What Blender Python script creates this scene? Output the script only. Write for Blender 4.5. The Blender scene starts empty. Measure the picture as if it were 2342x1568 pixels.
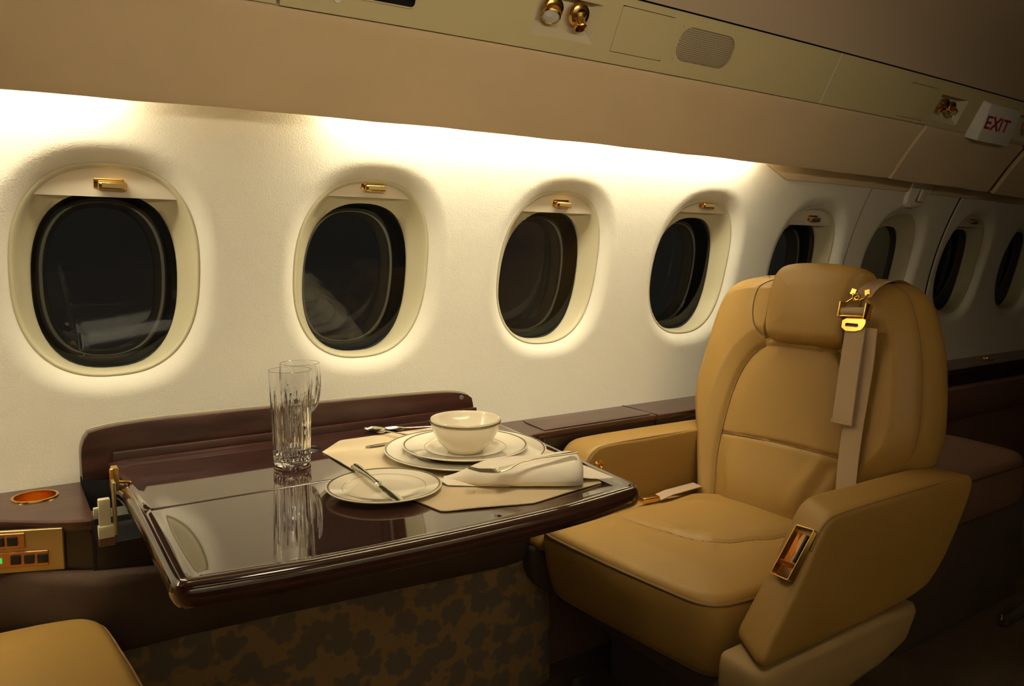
import bpy, math, random
import numpy as np
from mathutils import Vector, Matrix
S = bpy.context.scene
COL = S.collection
PI = math.pi
rnd = random.Random(7)

# ------------------------------------------------------------------ camera, world, exposure
F_PX = 1760.0
yaw, pitch, roll = 0.5933, 0.1240, 0.0112
fw = Vector((math.sin(yaw)*math.cos(pitch), math.cos(yaw)*math.cos(pitch), -math.sin(pitch)))
rt = Vector((math.cos(yaw), -math.sin(yaw), 0)); up = rt.cross(fw)
rt2 = rt*math.cos(roll)+up*math.sin(roll); up2 = up*math.cos(roll)-rt*math.sin(roll)
cam = bpy.data.cameras.new('camera'); camo = bpy.data.objects.new('camera', cam); COL.objects.link(camo)
M3 = Matrix((rt2, up2, -fw)).transposed()
camo.matrix_world = Matrix.Translation((0, 0, 1.05)) @ M3.to_4x4()
cam.sensor_width = 36.0; cam.sensor_fit = 'HORIZONTAL'; cam.lens = 36.0*F_PX/2342.0
cam.clip_start = 0.02; cam.clip_end = 50
S.camera = camo
w = bpy.data.worlds.new('world'); S.world = w; w.use_nodes = True
w.node_tree.nodes['Background'].inputs[0].default_value = (0.011, 0.010, 0.0085, 1)
w.node_tree.nodes['Background'].inputs[1].default_value = 1.0
S.view_settings.view_transform = 'Standard'; S.view_settings.look = 'None'
S.view_settings.gamma = 1; S.view_settings.use_curve_mapping = False
S.view_settings.exposure = 0.0
TUBE_W = 115.0            # cove tubes on the window side
FAR_TUBE_W = 85.0        # cove tubes on the opposite side of the cabin

def area(name, loc, size, power, color, target, sy=None):
    l = bpy.data.lights.new(name, 'AREA'); l.energy = power; l.color = color
    l.shape = 'RECTANGLE' if sy else 'SQUARE'; l.size = size
    if sy: l.size_y = sy
    o = bpy.data.objects.new(name, l); COL.objects.link(o); o.location = loc
    o.rotation_euler = (Vector(target)-Vector(loc)).to_track_quat('-Z', 'Y').to_euler()
    return o
# table spotlight in the ceiling and an unseen fill strip opposite, added to brighten the overhead panels
l1 = area('table_lamp', (0.40, 0.50, 1.78), 0.22, 0.85, (1.0, 0.86, 0.60), (0.74, 1.06, 0.66), 0.22)
l1.data.spread = math.radians(60)
l2 = area('opposite_fill', (0.95, -0.30, 1.42), 2.8, 5.0, (1.0, 0.86, 0.62), (1.45, 1.30, 1.52), 0.06)
l2.data.spread = math.radians(95)

# ------------------------------------------------------------------ materials
def mat(name, col, rough=.6, metal=0., spec=.5, coat=0., bump=None, var=None, emit=None, trans=0., ior=1.45, sheen=0., coat_rough=.03):
    m = bpy.data.materials.new(name); m.use_nodes = True
    nt = m.node_tree; b = nt.nodes['Principled BSDF']
    b.inputs['Base Color'].default_value = (*col, 1); b.inputs['Roughness'].default_value = rough
    b.inputs['Metallic'].default_value = metal; b.inputs['Specular IOR Level'].default_value = spec
    b.inputs['Coat Weight'].default_value = coat; b.inputs['Coat Roughness'].default_value = coat_rough
    b.inputs['IOR'].default_value = ior; b.inputs['Transmission Weight'].default_value = trans
    b.inputs['Sheen Weight'].default_value = sheen
    if emit:
        b.inputs['Emission Color'].default_value = (*emit[0], 1); b.inputs['Emission Strength'].default_value = emit[1]
    tc = nt.nodes.new('ShaderNodeTexCoord')
    if bump:
        sc, st, dist = bump[:3]
        n = nt.nodes.new('ShaderNodeTexNoise'); n.inputs['Scale'].default_value = sc; n.inputs['Detail'].default_value = 4
        nt.links.new(tc.outputs['Object'], n.inputs['Vector'])
        h = n.outputs['Fac']
        if len(bump) > 3:   # broader undulation
            n2 = nt.nodes.new('ShaderNodeTexNoise'); n2.inputs['Scale'].default_value = bump[3]; n2.inputs['Detail'].default_value = 2
            nt.links.new(tc.outputs['Object'], n2.inputs['Vector'])
            ma = nt.nodes.new('ShaderNodeMath'); ma.operation = 'MULTIPLY_ADD'; ma.inputs[1].default_value = bump[4]
            nt.links.new(n2.outputs['Fac'], ma.inputs[0]); nt.links.new(h, ma.inputs[2]); h = ma.outputs[0]
        bp = nt.nodes.new('ShaderNodeBump'); bp.inputs['Strength'].default_value = st; bp.inputs['Distance'].default_value = dist
        nt.links.new(h, bp.inputs['Height']); nt.links.new(bp.outputs[0], b.inputs['Normal'])
    if var:
        sc, c2, stretch = var
        mp = nt.nodes.new('ShaderNodeMapping'); mp.inputs['Scale'].default_value = stretch
        nt.links.new(tc.outputs['Object'], mp.inputs[0])
        n = nt.nodes.new('ShaderNodeTexNoise'); n.inputs['Scale'].default_value = sc; n.inputs['Detail'].default_value = 5
        nt.links.new(mp.outputs[0], n.inputs['Vector'])
        cr = nt.nodes.new('ShaderNodeValToRGB'); cr.color_ramp.elements[0].position = .35; cr.color_ramp.elements[1].position = .68
        cr.color_ramp.elements[0].color = (*col, 1); cr.color_ramp.elements[1].color = (*c2, 1)
        nt.links.new(n.outputs['Fac'], cr.inputs[0]); nt.links.new(cr.outputs[0], b.inputs['Base Color'])
    return m
WALL = mat('cream_wall_fabric', (.74, .70, .58), .9, spec=.15, bump=(330, .55, .0013, 22, 1.2), sheen=.1)
WALL_FAR = mat('cream_hatch_plastic', (.76, .70, .57), .75, spec=.25, bump=(300, .15, .001))
SUEDE = mat('tan_suede_liner', (.62, .475, .29), .95, spec=.1, bump=(160, .2, .001, 9, 2.5), var=(5, (.66, .505, .31), (1, 1, 1)), sheen=.15)
PSU = mat('beige_service_panel_paint', (.54, .46, .25), .55, spec=.35, bump=(500, .05, .0005))
CEIL = mat('brown_ceiling_suede', (.44, .34, .24), .95, spec=.1, bump=(160, .2, .001))
LINER = mat('cream_window_liner', (.54, .49, .32), .38, spec=.4)
SHADE = mat('ivory_shade_plastic', (.62, .55, .42), .5, spec=.35)
GREY = mat('grey_shade_plastic', (.80, .76, .64), .6)
SEAL = mat('black_window_seal', (.03, .03, .032), .35, spec=.5)
SEAL2 = mat('grey_outer_window_ring', (.30, .28, .23), .25, spec=.9, metal=.6)
BEZ = mat('grey_pane_bezel', (.42, .40, .33), .35, spec=.8)
def pane_mat():
    m = bpy.data.materials.new('window_pane_glass'); m.use_nodes = True; nt = m.node_tree; nt.nodes.clear()
    out = nt.nodes.new('ShaderNodeOutputMaterial'); tr = nt.nodes.new('ShaderNodeBsdfTransparent'); gl = nt.nodes.new('ShaderNodeBsdfGlossy')
    tr.inputs[0].default_value = (.86, .87, .85, 1); gl.inputs['Roughness'].default_value = .02
    fr = nt.nodes.new('ShaderNodeFresnel'); fr.inputs[0].default_value = 1.5; mx = nt.nodes.new('ShaderNodeMixShader')
    nt.links.new(fr.outputs[0], mx.inputs[0]); nt.links.new(tr.outputs[0], mx.inputs[1]); nt.links.new(gl.outputs[0], mx.inputs[2])
    nt.links.new(mx.outputs[0], out.inputs[0]); return m
PANE = pane_mat()
GOLD = mat('polished_gold', (.80, .50, .14), .20, metal=1.)
GOLDD = mat('brushed_gold', (.50, .38, .17), .34, metal=.75, bump=(300, .05, .0005))
WOODS = mat('satin_mahogany', (.038, .014, .010), .30, spec=.5, coat=.25, coat_rough=.22, var=(9, (.070, .026, .018), (1, 6, 6)))
BLACK = mat('black_plastic', (.015, .015, .017), .35)
DARK = mat('dark_gap', (.012, .010, .009), .8)
WOOD = mat('glossy_mahogany', (.030, .010, .007), .05, spec=.6, coat=1., var=(9, (.060, .020, .013), (1, 6, 6)))
WOODE = mat('mahogany_edge_band', (.035, .012, .008), .12, coat=1.)
TAN = mat('light_laminate_edge', (.50, .42, .30), .5)
LEATH = mat('tan_leather', (.32, .183, .045), .47, spec=.38, bump=(420, .12, .0006, 14, 3.0), var=(3, (.29, .168, .041), (1, 1, 1)))
PIPE = mat('tan_leather_seam', (.20, .115, .04), .6)
ARML = mat('taupe_leather_side', (.30, .20, .09), .6, spec=.3, bump=(420, .12, .0006))
BELT = mat('taupe_belt_webbing', (.42, .30, .19), .6, spec=.3, bump=(900, .2, .0004))
CARP = mat('dark_brown_carpet', (.12, .085, .055), 1., spec=.05, bump=(260, .8, .004))
BROWN = mat('brown_carpet_trim', (.085, .055, .038), 1., spec=.05, bump=(300, .5, .002))
DKBROWN = mat('dark_brown_fabric', (.17, .095, .065), .95, spec=.05, bump=(250, .5, .002))
BASE = mat('dark_taupe_base', (.07, .05, .035), .8)
DKPANEL = mat('black_lacquer_panel', (.022, .012, .010), .35, coat=.4)
PORC = mat('ivory_porcelain', (.80, .72, .55), .14, spec=.55, coat=.5)
RIM = mat('platinum_rim_band', (.28, .22, .13), .25, metal=.7)
SILV = mat('polished_silver', (.82, .76, .64), .13, metal=1.)
LINEN = mat('cream_linen', (.62, .50, .32), .95, spec=.1, bump=(700, .25, .0006))
NAPK = mat('ivory_cotton_napkin', (.84, .76, .62), .95, spec=.1, bump=(800, .25, .0006))
CRYS = mat('cut_crystal', (1, 1, 1), 0.0, trans=1., ior=1.52)
TUBE = mat('glowing_cove_tube', (1, 1, 1), .5, emit=((1.0, .925, .70), TUBE_W))
TUBE2 = mat('glowing_cove_tube_opposite', (1, 1, 1), .5, emit=((1.0, .90, .64), FAR_TUBE_W))
GREEN = mat('green_display', (.02, .1, .02), .5, emit=((.1, 1.0, .15), .6))
WHITEP = mat('white_sign_plastic', (.70, .68, .62), .5)
RED = mat('red_sign_print', (.34, .02, .03), .5)
SCREEN = mat('dark_display_glass', (.01, .01, .014), .1, coat=.5)
def patterned():
    m = mat('patterned_wall_fabric', (.1, .06, .03), .95, spec=.05, bump=(300, .3, .001)); nt = m.node_tree; b = nt.nodes['Principled BSDF']
    tc = nt.nodes.new('ShaderNodeTexCoord'); mp = nt.nodes.new('ShaderNodeMapping'); mp.inputs['Rotation'].default_value = (PI/2, 0, 0)
    nt.links.new(tc.outputs['Object'], mp.inputs[0])
    def vor(scale, rand, off):
        mo = nt.nodes.new('ShaderNodeMapping'); mo.inputs['Location'].default_value = off; nt.links.new(mp.outputs[0], mo.inputs[0])
        v = nt.nodes.new('ShaderNodeTexVoronoi'); v.voronoi_dimensions = '2D'; v.inputs['Scale'].default_value = scale; v.inputs['Randomness'].default_value = rand
        nt.links.new(mo.outputs[0], v.inputs['Vector']); return v.outputs['Distance']
    # big flower discs whose rim is scalloped by smaller petals
    mn = nt.nodes.new('ShaderNodeMath'); mn.operation = 'MULTIPLY'; mn.inputs[1].default_value = .42
    nt.links.new(vor(44, .7, (3, 1, 0)), mn.inputs[0])
    ad = nt.nodes.new('ShaderNodeMath'); ad.operation = 'ADD'
    nt.links.new(vor(15.5, .62, (0, 0, 0)), ad.inputs[0]); nt.links.new(mn.outputs[0], ad.inputs[1])
    n = nt.nodes.new('ShaderNodeTexNoise'); n.inputs['Scale'].default_value = 60; n.inputs['Detail'].default_value = 3; nt.links.new(mp.outputs[0], n.inputs['Vector'])
    ad2 = nt.nodes.new('ShaderNodeMath'); ad2.operation = 'MULTIPLY_ADD'; ad2.inputs[1].default_value = .25; nt.links.new(n.outputs['Fac'], ad2.inputs[0]); nt.links.new(ad.outputs[0], ad2.inputs[2])
    cr = nt.nodes.new('ShaderNodeValToRGB'); cr.color_ramp.elements[0].position = .68; cr.color_ramp.elements[1].position = .80
    cr.color_ramp.elements[0].color = (.17, .13, .095, 1); cr.color_ramp.elements[1].color = (.29, .18, .09, 1)
    nt.links.new(ad2.outputs[0], cr.inputs[0]); nt.links.new(cr.outputs[0], b.inputs['Base Color']); return m
PATT = patterned()
def grille_mat():
    m = mat('perforated_grille', (.46, .38, .24), .6); nt = m.node_tree; b = nt.nodes['Principled BSDF']
    tc = nt.nodes.new('ShaderNodeTexCoord'); mp = nt.nodes.new('ShaderNodeMapping'); mp.inputs['Rotation'].default_value = (0, 0, 0)
    v = nt.nodes.new('ShaderNodeTexVoronoi'); v.inputs['Scale'].default_value = 290; v.inputs['Randomness'].default_value = 0.0
    mp.inputs['Rotation'].default_value = (math.radians(27), math.radians(40), 0)
    nt.links.new(tc.outputs['Object'], mp.inputs[0]); nt.links.new(mp.outputs[0], v.inputs['Vector'])
    cr = nt.nodes.new('ShaderNodeValToRGB'); cr.color_ramp.elements[0].position = .38; cr.color_ramp.elements[1].position = .46
    cr.color_ramp.elements[0].color = (.10, .075, .045, 1); cr.color_ramp.elements[1].color = (.44, .36, .23, 1)
    nt.links.new(v.outputs['Distance'], cr.inputs[0]); nt.links.new(cr.outputs[0], b.inputs['Base Color']); return m
GRILLE = grille_mat()

# ------------------------------------------------------------------ builders
WL = {}
class MB:
    def __init__(s): s.v = []; s.f = []; s.sharp = 35
    def add(s, vs, fs):
        o = len(s.v); s.v += [tuple(map(float, p)) for p in vs]; s.f += [tuple(o+i for i in f) for f in fs]; return s
    def grid(s, P, closed_u=False, closed_v=False, flip=False):
        # P: array rows x cols x 3
        P = np.asarray(P, float); R, C = P.shape[:2]; vs = P.reshape(-1, 3); fs = []
        for i in range(R if closed_u else R-1):
            for j in range(C if closed_v else C-1):
                a = i*C+j; b = i*C+(j+1) % C; c = ((i+1) % R)*C+(j+1) % C; d = ((i+1) % R)*C+j
                fs.append((a, d, c, b) if flip else (a, b, c, d))
        return s.add(vs, fs)
    def box(s, lo, hi, rot=None, ctr=None):
        x0, y0, z0 = lo; x1, y1, z1 = hi
        vs = [(x0,y0,z0),(x1,y0,z0),(x1,y1,z0),(x0,y1,z0),(x0,y0,z1),(x1,y0,z1),(x1,y1,z1),(x0,y1,z1)]
        return s.add(vs, [(0,3,2,1),(4,5,6,7),(0,1,5,4),(1,2,6,5),(2,3,7,6),(3,0,4,7)])
    def obox(s, c, ux, uy, uz, hx, hy, hz):
        c = Vector(c); ux = Vector(ux).normalized()*hx; uy = Vector(uy).normalized()*hy; uz = Vector(uz).normalized()*hz
        vs = [c+a*ux+b*uy+d*uz for d in (-1, 1) for (a, b) in ((-1,-1),(1,-1),(1,1),(-1,1))]
        return s.add(vs, [(0,3,2,1),(4,5,6,7),(0,1,5,4),(1,2,6,5),(2,3,7,6),(3,0,4,7)])
    def tube(s, path, r, n=10, closed=False, caps=True):
        P = [Vector(p) for p in path]; N = len(P); rows = []
        rr = r if hasattr(r, '__len__') else [r]*N
        up_ = Vector((0, 0, 1)); prev = None
        for i in range(N):
            t = (P[(i+1) % N]-P[i-1]) if closed else (P[min(i+1, N-1)]-P[max(i-1, 0)])
            t.normalize()
            if prev is None:
                a = up_ if abs(t.z) < .9 else Vector((1, 0, 0)); u = t.cross(a).normalized()
            else:
                u = (prev-t*prev.dot(t)).normalized()
            prev = u; v_ = t.cross(u)
            rows.append([P[i]+(u*math.cos(2*PI*k/n)+v_*math.sin(2*PI*k/n))*rr[i] for k in range(n)])
        o = len(s.v); s.grid(rows, closed_u=closed, closed_v=True)
        if not closed and caps:
            s.f.append(tuple(o+k for k in range(n))[::-1]); s.f.append(tuple(o+(N-1)*n+k for k in range(n)))
        return s
    def lathe(s, prof, c, axis=(0, 0, 1), n=48, mod=None, close=False):
        ax = Vector(axis).normalized(); a = Vector((1, 0, 0)) if abs(ax.x) < .9 else Vector((0, 1, 0))
        u = (a-ax*a.dot(ax)).normalized(); v_ = ax.cross(u); c = Vector(c); rows = []
        for (r, z) in prof:
            rows.append([c+ax*z+(u*math.cos(2*PI*k/n)+v_*math.sin(2*PI*k/n))*(r if not mod else mod(r, z, 2*PI*k/n)) for k in range(n)])
        return s.grid(rows, closed_u=close, closed_v=True)
    def ribbon(s, path, wdirs, w_, th, ndirs):
        rows = []
        for p, wd, nd in zip(path, wdirs, ndirs):
            p = Vector(p); wd = Vector(wd).normalized()*w_/2; nd = Vector(nd).normalized()*th/2
            rows.append([p-wd-nd, p+wd-nd, p+wd+nd, p-wd+nd])
        o = len(s.v); s.grid(rows, closed_v=True); n = len(rows)
        s.f.append((o+3, o+2, o+1, o)); e = o+4*(n-1); s.f.append((e, e+1, e+2, e+3)); return s
def link(name, mb, m, parent=None, sharp=None, bevel=None, recalc=True, mats=None):
    import bmesh
    off = Vector((0, 0, 0))
    p = parent
    if p is not None: off = WL[p.name]
    bm = bmesh.new()
    vs = [bm.verts.new((a-off.x, b-off.y, c-off.z)) for a, b, c in mb.v]
    for f in mb.f:
        try: bm.faces.new([vs[i] for i in f])
        except ValueError: pass
    bmesh.ops.remove_doubles(bm, verts=bm.verts, dist=1e-6)
    if bevel: bmesh.ops.bevel(bm, geom=[e for e in bm.edges if len(e.link_faces) == 2 and e.calc_face_angle(0) > .5], offset=bevel[0], segments=bevel[1], affect='EDGES', profile=.5, clamp_overlap=True)
    if recalc: bmesh.ops.recalc_face_normals(bm, faces=bm.faces)
    sh = math.radians(mb.sharp if sharp is None else sharp)
    for f in bm.faces: f.smooth = True
    for e in bm.edges:
        if len(e.link_faces) == 2 and e.calc_face_angle(0) > sh: e.smooth = False
    me = bpy.data.meshes.new(name); bm.to_mesh(me); bm.free(); me.materials.append(m)
    o = bpy.data.objects.new(name, me); COL.objects.link(o)
    WL[o.name] = off.copy()
    if parent is not None: o.parent = parent
    return o
def thing(name, label, cat, loc, group=None):
    o = bpy.data.objects.new(name, None); COL.objects.link(o); o.location = loc; WL[o.name] = Vector(loc)
    o['label'] = label; o['category'] = cat
    if group: o['group'] = group
    return o
def tag(o, label, cat, group=None):
    o['label'] = label; o['category'] = cat
    if group: o['group'] = group
    return o
def struct(o, label=None):
    o['kind'] = 'structure'
    if label: o['label'] = label
    return o
def sroot(name, loc=(0, 0, 0)):
    o = bpy.data.objects.new(name, None); COL.objects.link(o); o.location = loc; WL[o.name] = Vector(loc); o['kind'] = 'structure'; return o
def recentre(o, loc):   # move a one-mesh thing's origin to its base
    loc = Vector(loc)
    o.data.transform(Matrix.Translation(-loc)); o.location = loc; return o

def smooth_poly(pts, n=140, closed=True, it=2):
    P = np.array(pts, float)
    for _ in range(it):      # Chaikin
        Q = []
        N = len(P)
        for i in range(N if closed else N-1):
            a, b = P[i], P[(i+1) % N]; Q += [a*.75+b*.25, a*.25+b*.75]
        if not closed: Q = [P[0]]+Q+[P[-1]]
        P = np.array(Q)
    L = np.vstack([P, P[:1]]) if closed else P
    d = np.r_[0, np.cumsum(np.linalg.norm(np.diff(L, axis=0), axis=1))]
    t = np.linspace(0, d[-1], n+1)[:-1] if closed else np.linspace(0, d[-1], n)
    return np.stack([np.interp(t, d, L[:, k]) for k in range(P.shape[1])], -1)
def dist_poly(pts, line, closed=False):
    pts = np.asarray(pts, float); L = np.asarray(line, float)
    if closed: L = np.vstack([L, L[:1]])
    best = np.full(len(pts), 1e9)
    for a, b in zip(L[:-1], L[1:]):
        ab = b-a; t = np.clip(((pts-a)@ab)/max(ab@ab, 1e-12), 0, 1); q = a+t[:, None]*ab
        best = np.minimum(best, np.linalg.norm(pts-q, axis=1))
    return best
def slab(mb, outline, r, th, mp, hfun=None, rings=26, r2=None, side_bulge=0., bottom_in=0., ctr=None):
    """A padded slab: top height field over a star-shaped outline, rounded edge, sides, base. mp maps (a, b, h) to 3-D."""
    O = np.asarray(outline, float); c = O.mean(0) if ctr is None else np.array(ctr); N = len(O); rows = []
    r2 = r if r2 is None else r2
    for k, s in enumerate(np.r_[1-(np.linspace(0, 1, rings)[:-1])**1.35, .004]):
        Q = c+(O-c)*s; d = dist_poly(Q, O, True)
        if k == 0: d[:] = 0
        h = np.where(d < r, -r+np.sqrt(np.maximum(r*r-(r-d)**2, 0)), 0.)
        if hfun is not None: h = h+hfun(Q, d)*np.clip(d/r, 0, 1)
        rows.append([mp(a, b, z) for (a, b), z in zip(Q, h)])
    side = []
    outn = (O-c)/np.linalg.norm(O-c, axis=1)[:, None]
    for t in (.12, .35, .65, .9, 1.):
        z = -r-(th-r-r2)*t; off = side_bulge*math.sin(PI*t)-bottom_in*t
        Q = O+outn*off; side.append([mp(a, b, z) for a, b in Q])
    for t in (.35, .7, 1.):
        ang = t*PI/2; off = -bottom_in-r2*(1-math.cos(ang)); z = -(th-r2)-r2*math.sin(ang)
        Q = O+outn*off; side.append([mp(a, b, z) for a, b in Q])
    allr = rows[::-1]+side
    mb.grid(allr, closed_v=True)
    o = len(mb.v)-N*len(allr)
    mb.f.append(tuple(o+k for k in range(N))); mb.f.append(tuple(o+(len(allr)-1)*N+k for k in range(N))[::-1])
    return mb

# ------------------------------------------------------------------ cabin section
YC, ZC, RC = .437, .75, 1.17
def wallY(z): return YC+math.sqrt(max(RC*RC-(z-ZC)**2, .01))
def bend(X):
    d = X-1.05
    d = max(min(d, 3.0), -1.6)
    return -.0135*d*d if d < 0 else -.0043*d*d
XL, XR = -1.75, 5.6

# window side wall: cells with dished openings
WC = [.181, .683, 1.195, 1.714, 2.232, 2.737, 3.26, 3.77]
WZ = .993; WA, WB = .158, .196       # half size of the liner's outer oval
def oval(ang, a, b, p=2.45):
    c, s = math.cos(ang), math.sin(ang)
    k = (abs(c/a)**p+abs(s/b)**p)**(-1/p)
    return k*c, k*s
DW, DD = .040, .024
def wall_cell(mb, xa, xb, xc, z0, z1, nz=26, nx=14):
    B = []
    for i in range(nx): B.append((xa+(xb-xa)*i/nx, z0))
    for i in range(nz): B.append((xb, z0+(z1-z0)*i/nz))
    for i in range(nx): B.append((xb-(xb-xa)*i/nx, z1))
    for i in range(nz): B.append((xa, z1-(z1-z0)*i/nz))
    rows = []
    for t in list(np.linspace(0, 1, 9))+[None]*9:
        pass
    for (bx, bz) in B: pass
    ks = [0, .08, .18, .3, .42, .56, .72, .88, 1.0, 1.25]
    fr = [.06, .14, .25, .42, .6, .8, 1.0]
    for k in ks:
        row = []
        for (bx, bz) in B:
            a = math.atan2((bz-WZ), (bx-xc)); d = k*DW
            ox, oz = oval(a, WA+d, WB+d); off = DD*max(0, 1-k)**2.4
            row.append((xc+ox, wallY(WZ+oz)+off, WZ+oz))
        rows.append(row)
    last = rows[-1]
    for f in fr:
        rows.append([(l[0]+(b[0]-l[0])*f, wallY(l[2]+(b[1]-l[2])*f), l[2]+(b[1]-l[2])*f) for l, b in zip(last, B)])
    mb.grid(rows, closed_v=True)
def plain_wall(mb, xa, xb, z0, z1, nz=26):
    mb.grid([[(x, wallY(z0+(z1-z0)*i/nz), z0+(z1-z0)*i/nz) for i in range(nz+1)] for x in np.linspace(xa, xb, 5)])
Z0, Z1 = .50, 1.42
S1, S2 = 2.440, 3.035
mid = [(WC[i]+WC[i+1])/2 for i in range(7)]
wall = sroot('wall_back')
m = MB()
plain_wall(m, XL, -.07, Z0, Z1)
edges = [-.07, mid[0], mid[1], mid[2], mid[3], S1]
for i in range(5): wall_cell(m, edges[i], edges[i+1], WC[i], Z0, Z1)
link('wall_panel', m, WALL, wall, sharp=60, recalc=False)
m = MB(); wall_cell(m, S1+.003, S2-.012, WC[5], Z0, Z1); hp = link('hatch_panel', m, WALL_FAR, wall, sharp=60, recalc=False)
m = MB(); wall_cell(m, S2+.006, (WC[6]+WC[7])/2, WC[6], Z0, Z1); wall_cell(m, (WC[6]+WC[7])/2, 4.03, WC[7], Z0, Z1); plain_wall(m, 4.03, XR, Z0, Z1)
link('wall_panel', m, WALL_FAR, wall, sharp=60, recalc=False)
# rolled edges at the joints and the dark gap behind them
m = MB(); m.tube([(S2-.006, wallY(z)+.004, z) for z in np.linspace(Z0, 1.36, 24)], .0055); link('panel_gap', m, DARK, wall)
for xs, r in ((S2+.009, .008),):
    m = MB(); m.tube([(xs, wallY(z)+r*.8, z) for z in np.linspace(Z0, 1.36, 24)], r); link('panel_edge', m, WALL_FAR, wall)
m = MB(); m.grid([[(x, wallY(z)+.02, z) for z in np.linspace(Z0, 1.38, 20)] for x in (S2-.02, S2+.02)]); link('gap_backing', m, DARK, wall)
# moulded cover of the hatch handle above the exit window
m = MB()
ol = smooth_poly([(2.672, 1.205), (2.755, 1.200), (2.790, 1.225), (2.795, 1.30), (2.645, 1.30), (2.650, 1.25)], 60, it=1)
slab(m, ol, .010, .03, lambda a, b, h: (a, wallY(b)-.012-h, b), rings=8)
hc = thing('hatch_handle_cover', 'pale moulded cover of the hatch handle above the grey-shaded exit window', 'handle cover', (2.72, 1.50, 1.25))
link('cover', m, WALL_FAR, hc)
m = MB(); m.obox((2.722, wallY(1.245)-.026, 1.245), (1, 0, 0), (0, -.35, 1), (0, 1, .35), .020, .022, .004); link('handle', m, SHADE, hc, bevel=(.003, 2))

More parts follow.
